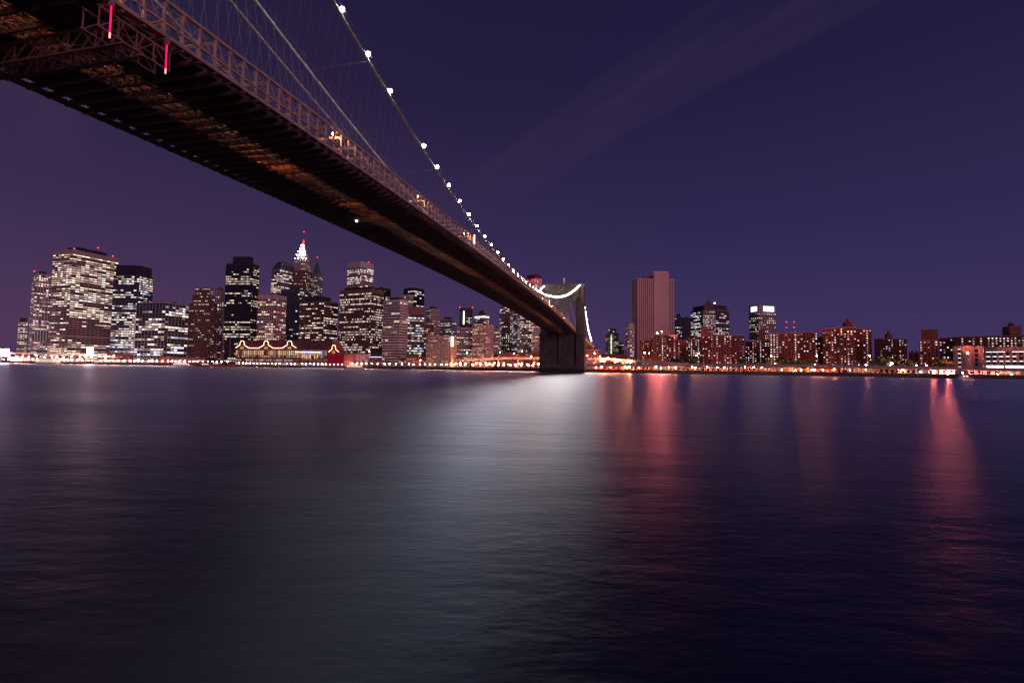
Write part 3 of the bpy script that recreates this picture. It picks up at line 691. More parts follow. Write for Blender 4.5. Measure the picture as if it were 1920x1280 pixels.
q = at(869.5, 595, 1146); b_ = MB(); b_.prism(sq(q, .9, .8), z-38, z-8); s.extra.append(('light_strip', b_, WHITE)); mast(s, P[0], z, z+1); mast(s, P[1], z, z+1); s.done()
P, z = footprint(890, 907, 917, 589, 1050, 1.5); s = Bld('office_tower', 'pale tower with a bright crown band and small dome'); s.block(P, GZ, z, S_TAN, fh=4, bay=3.5, pw=.35, sh=.4, lit=.5, coh=.5, top=8)
b_ = MB(); b_.tube([(*(sum(P)/4), z), (*(sum(P)/4), z+4), (*(sum(P)/4), z+8), (*(sum(P)/4), z+10)], [8, 7, 4, .5], 10); s.extra.append(('dome', b_, M_ROOF)); b_ = MB(); b_.prism(scale2(P, 1.03, 1.03), z-7, z-3.5); s.extra.append(('crown_band', b_, emit('band_light', (1, .92, .85), 1.2))); s.done()
P, z = footprint(800, 845, 857, 629, 690, 2.4); s = Bld('apartment_tower', 'long tan block with a bright white stair strip'); s.block(P, GZ, z, S_TAN, fh=3.2, bay=3.6, pw=.5, sh=.5, lit=.22, coh=.2, cols='wo'); q = at(848, 642, 684); b_ = MB(); b_.prism(sq(q, 1.5, .8), z-15, z-2); s.extra.append(('light_strip', b_, WHITE)); s.done()
simple('apartment_tower', 'grey apartment block with scattered white windows and flat roof', 857, 857, 887, 613, 740, S_GREY, fh=3, bay=3.2, pw=.5, sh=.45, lit=.35, coh=.2, cols='nw')
simple('apartment_tower', 'red brown apartment tower with warm windows on two faces', 886, 911, 926, 608, 710, S_RUST, 1.4, fh=3, bay=3.0, pw=.5, sh=.45, lit=.42, coh=.2, cols='owwn')
simple('apartment_tower', 'slim grey block between two taller apartment towers', 926, 926, 938, 615, 770, S_GREY, fh=3, bay=3, pw=.5, sh=.4, lit=.4, coh=.2)
simple('office_tower', 'pink lit glass tower with its top cut by the bridge deck', 937, 957, 963, 573, 1200, S_PINK, 2.4, fh=4, bay=4, pw=.1, sh=.4, lit=.7, coh=.8, cols='ppn', br=1.6, dark=((.72, .85),))
simple('apartment_tower', 'dark gabled tower with a central column of windows', 940, 940, 960, 608, 860, S_DARK, fh=3.2, bay=4, pw=.6, sh=.4, lit=.35, coh=.2, pent=((.6, .6, 5), (.3, .3, 9)))
simple('apartment_tower', 'grey tower with many white windows under the bridge deck', 962, 970, 977, 580, 1100, S_GREY, fh=3.4, bay=3, pw=.4, sh=.4, lit=.55, coh=.2, cols='nc')
simple('office_tower', 'densely lit pinkish tower seen just under the deck', 976, 992, 1001, 575, 1000, S_PINK, 1.5, fh=3.6, bay=3.4, pw=.2, sh=.4, lit=.85, coh=.2, cols='ppno', br=1.8)
simple('apartment_tower', 'dark block with warm windows in front of the dense pink tower', 978, 978, 997, 620, 800, S_BROWN, fh=3.2, bay=3.2, pw=.3, sh=.4, lit=.42, coh=.6, cols='wno')
simple('apartment_tower', 'reddish banded block beside the bridge tower', 1000, 1000, 1015, 605, 790, S_RUST, fh=3.1, bay=3.5, pw=.2, sh=.55, lit=.25, coh=.4, cols='op')
# tower under construction
P, z = footprint(986, 1003, 1016, 521, 1600, 1.3); s = Bld('unfinished_tower', 'red lit skyscraper under construction with cranes behind the bridge tower')
s.block(P, GZ, z, S_RUST, fh=4.2, bay=5, pw=.14, sh=.3, lit=.8, coh=.3, cols='prrr', br=1.5, top=1)
RSC = mat('red_top_floors', (.45, .07, .08), .8); b_ = MB()  # plain red colour for the open top floors and core
for zz in (z+.5, z+5.5, z+11): b_.prism(P, zz, zz+.8)
for fa in np.linspace(-.97, .97, 7):
    for fb_ in (-.97, .97):
        c = sum(P)/4; a = (P[0]-P[1])/2; bv = (P[2]-P[1])/2
        for p in (c+a*fa+bv*fb_, c+a*fb_+bv*fa): b_.prism(sq(p, .5), z, z+12)
s.extra.append(('open_floor', b_, RSC)); b_ = MB(); b_.prism(scale2(P, .75, .75), z, z+11); s.extra.append(('core_shell', b_, RSC))
q = P[2]*.5+P[3]*.5; mast(s, at(1011, 520, 1595), z+11, at(1011, 476, 1595)[2], 1.1, False)
b_ = MB(); q = at(1002, 513, 1590); b_.bar((*q[:2], z+11), (*q[:2], z+20), .8, .8); b_.bar((*(q[:2]-e_*9), z+17), (*(q[:2]+e_*12), z+20), .8, .8); s.extra.append(('crane', b_, M_POLE)); s.done()

# right of the bridge tower
P, z = footprint(1136, 1150, 1160, 624, 900, 1.4); s = Bld('apartment_tower', 'stepped tan tower with a greenish lit stair strip beyond the approach'); s.block(P, GZ, z, S_TAN, fh=3.2, bay=3.2, pw=.45, sh=.45, lit=.35, coh=.2); s.block(scale2(P, .6, .6), z, z+9, S_TAN, fh=3.2, bay=3, lit=.3, top=2)
q = at(1146, 650, 893); b_ = MB(); b_.prism(sq(q, .7, .8), z-38, z-6); s.extra.append(('light_strip', b_, emit('green_strip', (.9, 1, .7), 1.2))); s.done()
simple('apartment_tower', 'small dark block left of the pale rounded tower', 1160, 1160, 1170, 643, 950, S_BLUE, fh=3.2, bay=3.2, pw=.4, sh=.4, lit=.2)
c = at(1181, 608, 810); P = [c[:2]+7.6*np.array((math.cos(t), math.sin(t))) for t in np.linspace(0, 2*math.pi, 13)[:-1]]
s = Bld('apartment_tower', 'pale many sided tower beside the tall windowless slab'); s.block(P, GZ, c[2], S_PALE, fh=3.2, bay=3.9, pw=.5, sh=.45, lit=.3, coh=.1, cols='np', top=2); s.block(shrink(P, .75), c[2], c[2]+3, S_TAN, solid=True); s.done()
# tall slab with fins
P, z = footprint(1186, 1196, 1264, 521, 830, .45); s = Bld('slab_tower', 'tall pinkish windowless slab tower with dark vertical grooves')
Pin = shrink(P, .985); s.w(S_DARK).prism(Pin, GZ, z-1)
A, C_, D_ = P[0], P[1], P[2]; Lr = np.linalg.norm(D_-C_); dr = (D_-C_)/Lr; nr = np.array((dr[1], -dr[0])); La = np.linalg.norm(A-C_); da = (A-C_)/La; na = np.array((-da[1], da[0]))
for n_, o_ in ((nr, C_), (na, C_)):
    pass
if nr@(CAM[:2]-C_) < 0: nr = -nr
if na@(CAM[:2]-C_) < 0: na = -na
def fin(o_, d_, n_, t0, t1, z1, pr=.9): s.w(S_RUST).prism([o_+d_*t0-n_*1.0, o_+d_*t1-n_*1.0, o_+d_*t1+n_*pr, o_+d_*t0+n_*pr], GZ, z1)
def tof(px):   # distance along the right face for a pixel column
    v = ray(px, 560)[:2]; A_ = np.array([[dr[0], -v[0]], [dr[1], -v[1]]]); return np.linalg.solve(A_, CAM[:2]-C_)[0]
for k in range(8):
    t0 = tof(1196.3+k*3.6); t1 = tof(1196.3+k*3.6+2.2); fin(C_, dr, nr, t0, t1, z)
fin(C_, dr, nr, tof(1225), tof(1253), at(1239, 507, 825)[2], 2.2)
for k in range(3): fin(C_, dr, nr, tof(1254.2+k*3.5), tof(1254.2+k*3.5+2.2), z)
fin(C_, da, na, .0, La*.30, z); fin(C_, da, na, La*.36, La*.64, z); fin(C_, da, na, La*.70, La, z)
s.w(S_RUST).prism(P, z-2, z); penthouse(s, P, z, 4.5, .55, S_DARK, .6); s.loc = (*C_, GZ); s.done()
simple('apartment_tower', 'dark tower touching the right edge of the windowless slab', 1265, 1265, 1279, 594, 960, S_BLUE, fh=3.3, bay=3.2, pw=.35, sh=.4, lit=.3, coh=.4, cols='cn', pent=((.5, .5, 6),))
simple('office_tower', 'plain dark finned tower behind the brick blocks', 1279, 1279, 1295, 595, 1010, S_BLUE, fh=4, bay=4, pw=.6, sh=.2, lit=.02)
P, z = footprint(1295, 1330, 1367, 579, 1080, 1.); s = Bld('court_tower', 'broad brown tower with a dark glass top and white bands'); s.block(P, GZ, z, S_BROWN, fh=4, bay=4, pw=.14, sh=.4, lit=.4, coh=.8, cols='ncc', br=1.5, top=4); s.block(scale2(P, .9, .86), z, z+10, S_DARK, solid=True)
b_ = MB(); b_.prism(sq(at(1340, 567, 1070), 1.2), z+10, z+12.5); s.extra.append(('roof_lamp', b_, WHITE)); s.done()
P, z = footprint(1315, 1318, 1342, 582, 990, .7); s = Bld('court_tower', 'square stone tower with a stepped pyramid roof in front of the broad brown one'); s.block(P, GZ, z, S_TAN, fh=3.9, bay=3.2, pw=.5, sh=.4, lit=.55, coh=.6, cols='pwn', top=2)
b_ = MB(); b_.prism(scale2(P, .75, .75), z, z+9); b_.prism(scale2(P, .62, .62), z+9, z+24, [tuple(p) for p in shrink(P, .04)]); s.extra.append(('roof', b_, S_BROWN)); mast(s, sum(P)/4, z+23, z+29, .3, False); s.done()
P, z = footprint(1404, 1422, 1455, 571, 950, .6); s = Bld('exchange_tower', 'pale tower with two glaring white sign panels at its top'); s.block(P, GZ, z, S_GREY, fh=4.2, bay=4.6, pw=.5, sh=.5, lit=.42, coh=.5, cols='ww', top=16)
def panel(P, f0, f1, i, j, z0, z1):
    a = np.array(P[i])+(np.array(P[j])-P[i])*f0; b1 = np.array(P[i])+(np.array(P[j])-P[i])*f1; d = (b1-a)/np.linalg.norm(b1-a); n_ = np.array((d[1], -d[0]))
    if n_@(CAM[:2]-a) < 0: n_ = -n_
    m1 = MB(); m1.prism([a+n_*.1, b1+n_*.1, b1+n_*.7, a+n_*.7], z0, z1); s.extra.append(('sign_panel', m1, emit('sign_white', (1, .96, .92), 2.2)))
    m2 = MB(); L = np.linalg.norm(b1-a)
    for t in np.linspace(.2, .8, 4): m2.prism([a+d*(L*t-.25)+n_*.7, a+d*(L*t+.25)+n_*.7, a+d*(L*t+.25)+n_*1., a+d*(L*t-.25)+n_*1.], z0+(z1-z0)*.6, z1-.6)
    s.extra.append(('sign_mark', m2, S_DARK))
panel(P, .25, .85, 0, 1, z-12, z-3); panel(P, .28, .86, 1, 2, z-12, z-2.5); mast(s, P[2]*.9+P[1]*.1, z, z+3, .3, False); s.done()

# brick housing blocks
BR = dict(fh=2.75, bay=2.9, pw=.60, sh=.50, lit=.24, coh=.2, cols='nppcow', br=2.0, top=1.4, mk=1.)
GRP = 'brick housing blocks on the right bank'
def housing(label, parts, depth, m_=S_BRICK, tank=None, chim=None, lit=.34, seed=0):
    s = Bld('brick_housing_block', label, 'apartment block', seed, GRP)
    for k, (x0, x1, yt, dd) in enumerate(parts):
        P, z = footprint(x0, x0, x1, yt, depth+dd, 1, 22-dd*.3); st = dict(BR); st['lit'] = lit*s.rng.uniform(.75, 1.3)
        s.block(P, GZ-.1, z, (m_, S_BRICK2, S_BRICK3)[k % 3] if m_ is S_BRICK else (m_, S_BRICK, S_BRICK3)[k % 3], **st)
        rr = MB(); rr.prism(shrink(P, 1.01), z, z+.5); s.extra.append(('coping', rr, S_PINK))
    if tank:
        px, yb, w_, h_ = tank; q = at(px, yb, depth+14); zt_ = q[2]; tb_ = MB(); tb_.box(q[0]-w_, q[0]+w_, q[1]-w_, q[1]+w_, zt_-4, zt_+h_); tb_.tube([(q[0], q[1], zt_+h_), (q[0], q[1], zt_+h_+3), (q[0], q[1], zt_+h_+4.4)], [w_*.55, w_*.55, .2], 10); s.extra.append(('roof_tank', tb_, S_BRICK2))
    if chim:
        x0, x1, yt, dd = chim; P, z = footprint(x0, x0, x1, yt, depth+dd, 1, 8); tb_ = MB(); tb_.prism(P, GZ+20, z); s.extra.append(('stair_tower', tb_, S_BRICK2))
    s.done(); return s
housing('brick block at the foot of the windowless slab with two floodlights on its roof', ((1200, 1221, 637, 12), (1221, 1254, 628, 0), (1254, 1271, 629, 14)), 600)
housing('low dark brick link between two housing blocks', ((1271, 1290, 638, 0),), 690, S_BRICK2)
housing('narrow brick block right of the low dark link', ((1290, 1316, 635, 0),), 650)
housing('brick block with a dark stair tower below the pyramid roofed tower', ((1316, 1332, 629, 10), (1332, 1372, 628, 0), (1372, 1396, 629, 12)), 590, S_BRICK, None, (1314, 1327, 614, 20))
housing('dark brick block with a tall stair tower in front of the sign tower', ((1397, 1414, 640, 10), (1414, 1443, 637, 0)), 640, S_BRICK2, None, (1422, 1435, 617, 14))
s = housing('wide brick block with two red lit masts on its roof', ((1443, 1500, 625, 0), (1500, 1533, 623, -6), (1533, 1543, 632, 14)), 575)
tb_ = MB()
housing('tallest brick block with a roof tank', ((1542, 1568, 616, 4), (1568, 1606, 614, 0), (1606, 1634, 617, 12)), 560, S_BRICK, (1590, 611, 4, 4.5), None, .4)
housing('small brick block standing alone between trees', ((1639, 1670, 635, 0), (1670, 1700, 636, 8)), 650, S_BRICK2, (1666, 632, 3, 4))
housing('short brick block with a high blank penthouse', ((1723, 1759, 638, 0),), 520, S_BRICK, None, (1727, 1758, 618, 10), .5)
housing('long brick block with two rows of lit windows behind the pale school', ((1760, 1787, 634, 10), (1787, 1872, 632, 0), (1872, 1990, 631, 6)), 545, S_BRICK2, (1897, 622, 5.5, 6), None, .42)
for k, px in enumerate((1475, 1489)):
    q = at(px, 625, 585); ms = empty('radio_mast', (q[0], q[1], q[2]-1), ('left' if k == 0 else 'right')+' of the two thin red lit masts on the wide brick block', 'mast')
    zb0 = q[2]-.5; b_ = MB(); b_.tube([(q[0], q[1], zb0-1), (q[0], q[1], zb0+14)], [.35, .15], 5); b_.build('pole', M_POLE, ms)
    for zz in (7.5, 14): mesh_copy('beacon', sphere_mesh('beacon', .55, RED, 1), (q[0], q[1], zb0+zz), ms)
# pale school with glaring ground floor
s = Bld('school_building', 'pale stone block with two columns of windows behind the highway')
P, z = footprint(1787, 1787, 1845, 649, 480, 1, 20); s.w(S_TAN).prism(shrink(P, .995), GZ, z)
P0, P1_ = np.array(P[0]), np.array(P[1]); dd_ = (P1_-P0)/np.linalg.norm(P1_-P0); LL = np.linalg.norm(P1_-P0); nn = np.array((dd_[1], -dd_[0])); nn = nn if nn@(CAM[:2]-P0) > 0 else -nn
def wbox(t0, t1, z0, z1, pr0, pr1, m_, name): m1 = MB(); m1.prism([P0+dd_*t0+nn*pr0, P0+dd_*t1+nn*pr0, P0+dd_*t1+nn*pr1, P0+dd_*t0+nn*pr1], z0, z1); s.extra.append((name, m1, m_))
for f0, f1 in ((0, .15), (.25, .70), (.80, 1)): wbox(LL*f0, LL*f1, GZ, z-.2, 0, .8, S_TAN, 'pier')
wbox(LL*.36, LL*.60, GZ, z+.4, .8, 1.4, S_RUST, 'pier')
for fx in (.155, .705):
    for k in range(5):
        wbox(LL*fx, LL*(fx+.09), GZ+5+k*4.2, GZ+7.5+k*4.2, .05, .12, M_GLASS, 'window')
        if fx < .3: wbox(LL*fx, LL*(fx+.09), GZ+7.6+k*4.2, GZ+8.2+k*4.2, .05, .2, emit('school_strip', (.92, .92, 1), 1.6), 'window_strip')
s.loc = (*P0, GZ); s.done(); s = Bld('school_building', 'pale stone wing with a glaring white ground floor at the right edge')
P, z = footprint(1846, 1846, 1990, 651, 478, 1, 20); s.w(S_TAN).prism(P, GZ, z); P0, P1_ = np.array(P[0]), np.array(P[1]); LL = np.linalg.norm(P1_-P0); dd_ = (P1_-P0)/LL; nn = np.array((dd_[1], -dd_[0])); nn = nn if nn@(CAM[:2]-P0) > 0 else -nn
for k in range(17):
    t0 = 1.0+k*4.4
    for r_ in range(3):
        zz = GZ+11+r_*4.4; wbox(t0, t0+2.6, zz, zz+2.2, .02, .08, M_GLASS, 'window')
        if random.random() < .85: wbox(t0, t0+(2.6 if r_ < 2 else 4.0), zz+2.25, zz+2.9, .02, .2, emit('school_strip', (.92, .92, 1), 1.6), 'window_strip')
for k in range(6): wbox(1+k*13, 12.4+k*13, GZ+5.5, GZ+9.3, .02, .3, emit('school_floor', (1, .96, 1), 5), 'lit_front')
s.loc = (*P0, GZ); s.done()

# ------------------------------------------------------------------ elevated highway on the right bank and by the tower
def path_pts(knots, step=8.):
    K = [at(px, py, d) for px, py, d in knots]; res = []
    for p, q in zip(K[:-1], K[1:]):
        n = max(1, int(np.linalg.norm(q-p)/step))
        for i in range(n): res.append(p+(q-p)*i/n)
    res.append(K[-1]); return res
def viaduct(name, label, knots, wd=11., under=True, colstep=4, para=1.1):
    pts = path_pts(knots); root = empty(name, (*pts[0][:2], GZ), label, 'highway')
    secs = []; ps = []; gird = []; pf = []
    for i, p in enumerate(pts):
        d = pts[min(i+1, len(pts)-1)]-pts[max(i-1, 0)]; d = d[:2]/np.linalg.norm(d[:2]); n = np.array((-d[1], d[0]))
        if n@(CAM[:2]-p[:2]) > 0: n = -n        # n points away from the water
        f = p[:2]; g = f+n*wd; z = p[2]
        secs.append([(*f, z-1.5), (*g, z-1.5), (*g, z-1.0), (*f, z-1.0)])
        gird.append([(*(f+n*.1), z-2.7), (*(f+n*.6), z-2.7), (*(f+n*.6), z-1.5), (*(f+n*.1), z-1.5)])
        ps.append([(*(f-n*.15), z-1.4), (*(f+n*.2), z-1.4), (*(f+n*.2), z), (*(f-n*.15), z)])
        pf.append((f, n, z))
    b = MB(); b.strip(secs); b.build('roadway', M_CONC, root)
    b = MB(); b.strip(gird); b.build('girder', mat('girder_paint', (.36, .34, .36), .7), root)
    b = MB(); b.strip([[tuple(np.array(q)+np.array((*(pf[i][1]*(wd-.9)), 0))) for q in sec] for i, sec in enumerate(gird)]); b.build('girder', MAT['girder_paint'], root)
    b = MB(); b.strip(ps); b.build('parapet', MAT['girder_paint'], root)
    for i in range(1, len(pf)-1, colstep):
        f, n, z = pf[i]
        for off in (1.2, wd-1.2):
            c = f+n*off; b = MB(); b.box(c[0]-.55, c[0]+.55, c[1]-.55, c[1]+.55, GZ-.1, z-2.7); b.build('column', M_CONC, root)
        b = MB(); b.bar((*(f+n*.7), z-3.1), (*(f+n*(wd-.7)), z-3.1), .8, .8); b.build('cap_beam', M_CONC, root)
    return root, pf
hw, HPF = viaduct('elevated_highway', 'long pale elevated highway on columns along the right bank', [(1101, 683, 545), (1190, 682.5, 530), (1300, 681.5, 505), (1400, 681.5, 487), (1560, 683.5, 462), (1760, 687, 438), (1925, 690, 418), (2250, 694, 395)])
rp, RPF = viaduct('highway_ramp', 'curved upper ramp leaving the bridge tower towards the right', [(1101, 669.5, 575), (1140, 671, 562), (1180, 674, 550), (1230, 677, 540), (1290, 680, 528)], 7.)
lw, LPF = viaduct('elevated_highway', 'elevated highway running in behind the bridge tower from the left', [(800, 678, 735), (850, 674, 700), (900, 671, 660), (960, 669, 620), (1013, 669.5, 590)], 9.)
fw, FPF = viaduct('elevated_highway', 'elevated highway far down the left bank below the biggest lit slab', [(-120, 661, 965), (0, 660, 912), (80, 661, 872), (160, 664, 836), (215, 667, 808)], 12., colstep=5)
HWR = mat('highway_rail', (.45, .2, .2), .6)
# lamps fixed below the decks
ul = sphere_mesh('under_lamp', .42, LAMPO, 1); ulw = sphere_mesh('under_lamp', .42, emit('white_lamp', (1, .80, .78), 160), 1)
ulb = sphere_mesh('under_lamp', .42, emit('yard_flood', (1, .17, .12), 4300), 1)
def under(px, py, depth, root, me, sc=1.): 
    p = at(px, py, depth); b = MB(); b.tube([(p[0], p[1], GZ), (p[0], p[1], p[2])], .09, 4); o = b.build('lamp_post', M_POLE, root); mesh_copy('bulb', me, p, o, (sc,)*3)
def hd(px): return float(np.interp(px, [1101, 1190, 1300, 1400, 1560, 1760, 1925], [545, 530, 505, 487, 462, 438, 418]))
for px, py, sc in ((1112, 687, .8), (1118, 688, .7), (1128, 688, .9), (1145, 688, .7), (1172, 688, 1.5), (1180, 688, 1.5), (1176, 687, 1.3), (1230, 688, 1), (1254, 689, 1), (1267, 689, 1.1), (1298, 688, .9), (1304, 689, .9), (1326, 688, .9), (1345, 689, .8), (1358, 689, .8), (1397, 688, .9), (1413, 689, 1.1), (1429, 689, .8), (1491, 694, 1), (1502, 693, 1.1), (1527, 693, 1.3), (1543, 693, 1.1), (1564, 692.5, 1.2), (1624, 693, .8), (1692, 693.5, .9), (1751, 697, 1.5), (1778, 699, 2.4), (1820, 703, 1.), (1870, 701, .8)):
    under(px, py, hd(px)+6, hw, ulb if sc >= 1.5 and px > 1700 else ul, sc)
for px, py, sc in ((1198, 689.5, .9), (1239, 690, 1.), (1366, 691, .9), (1466, 693, 1), (1522, 693, 1.2), (1594, 694, .9), (1725, 697, .9), (1805, 699, 1.4), (1897, 702, 1.2)): under(px, py, hd(px)+3, hw, ulw, sc*.8)
for px in range(820, 1012, 9): under(px+random.uniform(-3, 3), 682+random.uniform(-1.5, 1), float(np.interp(px, [800, 1013], [725, 585]))-6, lw, ul if random.random() < .75 else ulw, random.uniform(.6, 1.2))
for px in range(4, 215, 13): under(px+random.uniform(-3, 3), 668+random.uniform(-1.5, 2), float(np.interp(px, [0, 215], [912, 808]))-4, fw, ul if random.random() < .6 else ulw, random.uniform(.9, 1.8))  # lamp row added in place of the car light trails
for px, py in ((1101, 667), (1125, 669), (1140, 671), (1127.5, 676.5), (1133, 677), (1153.5, 678), (1158, 677), (1175, 679), (1182, 679)): under(px, py, float(np.interp(px, [1100, 1290], [570, 525]))-2, rp, ul, 1.3 if py > 672 else .8)

# tall street lamps, each a thing of its own
lamp_me = sphere_mesh('lamp_head', .45, emit('street_lamp', (1, .27, .16), 380), 1)
def street_lamp(px, py, depth, label, base=None, sc=1.):
    p = at(px, py, depth); z0 = GZ if base is None else base
    r = empty('street_lamp', (p[0], p[1], z0), label, 'street lamp', 'tall orange street lamps on the far bank')
    b = MB(); b.tube([(p[0]+.9, p[1]+.3, z0), (p[0]+.9, p[1]+.3, p[2]+.3), (p[0], p[1], p[2]+.45)], .10, 5); b.build('pole', M_POLE, r)
    mesh_copy('lamp_head', lamp_me, p, r, (sc,)*3)
SL = [(692.5, 659, 700, 'orange street lamp beside the dark domed market roof'), (788, 675, 690, 'low orange street lamp before the gabled sheds'), (820, 661, 740, 'left of a pair of orange street lamps above the gabled sheds'), (830, 664, 740, 'right of a pair of orange street lamps above the gabled sheds'),
 (876, 661, 720, 'orange street lamp in front of the flat roofed grey apartment block'), (937, 661, 690, 'orange street lamp below the gabled dark tower'), (964, 663, 680, 'orange street lamp below the dark block with warm windows'), (979, 658, 660, 'tall orange street lamp left of the bridge tower'), (996, 669, 640, 'low orange street lamp touching the bridge tower from the left'),
 (1115, 662, 590, 'orange street lamp right of the bridge tower by the approach'), (1208.5, 661, 545, 'left head of the twin orange lamps at the foot of the floodlit brick block'), (1217, 662, 545, 'right head of the twin orange lamps at the foot of the floodlit brick block'),
 (1306, 666, 520, 'shorter of two orange lamps before the brick block below the pyramid roof'), (1310, 662, 520, 'taller of two orange lamps before the brick block below the pyramid roof'), (1446, 667, 500, 'orange street lamp at the left end of the wide brick block'), (1531, 667, 485, 'orange street lamp at the right end of the wide brick block'), (1630.5, 667, 470, 'orange street lamp at the right edge of the tallest brick block'), (1814.5, 661.5, 450, 'orange street lamp before the pale school')]
for px, py, d, lb in SL: street_lamp(px, py, d, lb)
for px, py, lb in ((1453, 682, 'orange lamp on the highway rail left of the wide brick block centre'), (1528, 683, 'orange lamp on the highway rail under the gap between the two widest brick blocks'), (1624, 684, 'orange lamp on the highway rail below the tallest brick block'), (1669, 685, 'orange lamp on the highway rail beside the bright tree light'), (1718, 685, 'left of two orange lamps on the highway rail before the blank penthouse block'), (1737, 685, 'right of two orange lamps on the highway rail before the blank penthouse block')):
    d = hd(px)+1.5; p = at(px, py, d); street_lamp(px, py, d, lb, None, .8)
# roof floodlights
for k, (px, py, sc) in enumerate(((1232, 624.5, 1.0), (1241, 621.5, .65))):
    p = at(px, py, 604); r = empty('roof_floodlight', (p[0], p[1], p[2]-3), ('brighter left' if k == 0 else 'smaller right')+' orange floodlight on the brick roof below the windowless slab', 'floodlight')
    b = MB(); b.tube([(p[0], p[1], p[2]-4.5), (p[0], p[1], p[2])], .12, 5); b.build('pole', M_POLE, r)
    mesh_copy('lamp_head', sphere_mesh('lamp_head', .75, LAMPB, 1), p, r, (sc,)*3)
p = at(1672, 681, 470); r = empty('tree_light', (*p[:2], GZ), 'greenish white floodlight shining among the trees', 'floodlight'); b = MB(); b.tube([(*p[:2], GZ), tuple(p)], .1, 5); b.build('pole', M_POLE, r); mesh_copy('lamp_head', sphere_mesh('lamp_head', .9, emit('tree_flood', (1, 1, .75), 60), 1), p, r)

# quay wall and sheds behind the highway
for px0, px1, h, dd, m_, lb in ((1105, 1180, 4.5, 40, S_BRICK, 'low brick shed under the curved ramp'), (1285, 1400, 4.2, 32, S_TAN, 'long tan shed behind the highway columns'), (1490, 1590, 4.4, 32, S_BRICK, 'orange lit brick shed behind the highway columns'), (1740, 1790, 5.2, 20, S_PALE, 'brightly lit pale shed at the strongest orange lamp'), (1815, 1960, 5., 24, S_RUST, 'long rusty shed near the right edge')):
    P, _ = footprint(px0, px0, px1, 690, hd((px0+px1)/2)+dd, 1, 9); s = Bld('shed', lb, 'shed'); s.block(P, GZ, GZ+h, m_, fh=h-1, bay=5, pw=.5, sh=.3, lit=.25, cols='ow', br=.8, top=.8); s.done()
for px0, px1, lb in ((1181, 1284, 'low tan wall building behind the highway right of the curved ramp'), (1401, 1489, 'low stone wall building behind the highway left of the orange shed'), (1591, 1739, 'long low wall building behind the highway under the lone brick block')):
    P, _ = footprint(px0, px0, px1, 690, hd((px0+px1)/2)+27, 1, 7); s = Bld('shed', lb, 'shed'); s.block(P, GZ, GZ+5.2, S_TAN, fh=4, bay=4, pw=.5, sh=.3, lit=.3, cols='ow', br=.8, top=.8); s.done()
b = MB(); q = [at(px, 700, d-.8) for px, d in SHORE]; q2 = [at(px, 700, d+1.2) for px, d in SHORE]
b.strip([[(*a[:2], -2), (*c_[:2], -2), (*c_[:2], GZ+1.0), (*a[:2], GZ+1.0)] for a, c_ in zip(q, q2)]); o = b.build('quay_wall', mat('quay_stone', (.10, .09, .085), .95, 0, .4, .3)); o['kind'] = 'structure'

# ------------------------------------------------------------------ pier hall with string-lit gables
pier = empty('pier_deck', (*at(520, 690, 680)[:2], 0), 'dark timber pier under the string-lit hall edged with lamps', 'pier')
e1 = at(425, 690, 690); e2 = at(648, 690, 640)
pd = (e2-e1)[:2]; pl = np.linalg.norm(pd); pd /= pl; pn = np.array((-pd[1], pd[0])); pn = pn if pn@(CAM[:2]-e1[:2]) < 0 else -pn
def pp(t, n, z): q = e1[:2]+pd*t+pn*n; return (q[0], q[1], z)
def pbox(b, t0, t1, n0, n1, z0, z1): b.hexa([pp(t0, n0, z0), pp(t1, n0, z0), pp(t1, n1, z0), pp(t0, n1, z0), pp(t0, n0, z1), pp(t1, n0, z1), pp(t1, n1, z1), pp(t0, n1, z1)])
b = MB(); pbox(b, 0, pl, 0, 75, 1.6, 2.6); b.build('deck', M_DARK, pier)
for k in range(int(pl/5)):
    b = MB(); b.tube([pp(2+k*5, 1, -2), pp(2+k*5, 1, 1.6)], .35, 6); b.build('pile', M_DARK, pier)
gl = sphere_mesh('globe', .42, emit('pier_globe', (1, .52, .5), 200), 1)
for k in range(int(pl/6.0)):
    if random.random() < .12: continue
    q = pp(2+k*6.0, .8, 5.2); b = MB(); b.tube([pp(2+k*6.0, .8, 2.6), q], .07, 4); o = b.build('lamp_post', M_POLE, pier); mesh_copy('globe', gl, q, o)
hall = empty('pier_hall', pp(70, 12, 2.6), 'long pier hall with gables outlined in warm string lights', 'building')
def tpx(px):
    v = ray(px, 665)[:2]; A_ = np.array([[pd[0], -v[0]], [pd[1], -v[1]]]); return np.linalg.solve(A_, CAM[:2]-(e1[:2]+pn*12))[0]
h0, h1 = tpx(441), tpx(613)
def zpx(px, py):
    d = ray(px, py); q = e1[:2]+pd*tpx(px)+pn*12; s_ = np.linalg.norm(q-CAM[:2])/np.linalg.norm(d[:2]); return CAM[2]+d[2]*s_
z1_, z2_ = 12.2, zpx(520, 655)
b = MB(); pbox(b, h0, h1, 12.6, 50, 2.6, z2_); b.build('wall', S_BROWN, hall)
for zz in (6.6, 12.0): b = MB(); pbox(b, h0-1, h1+1, 9.5, 12.6, zz, zz+1.5); b.build('balcony', S_DARK, hall)
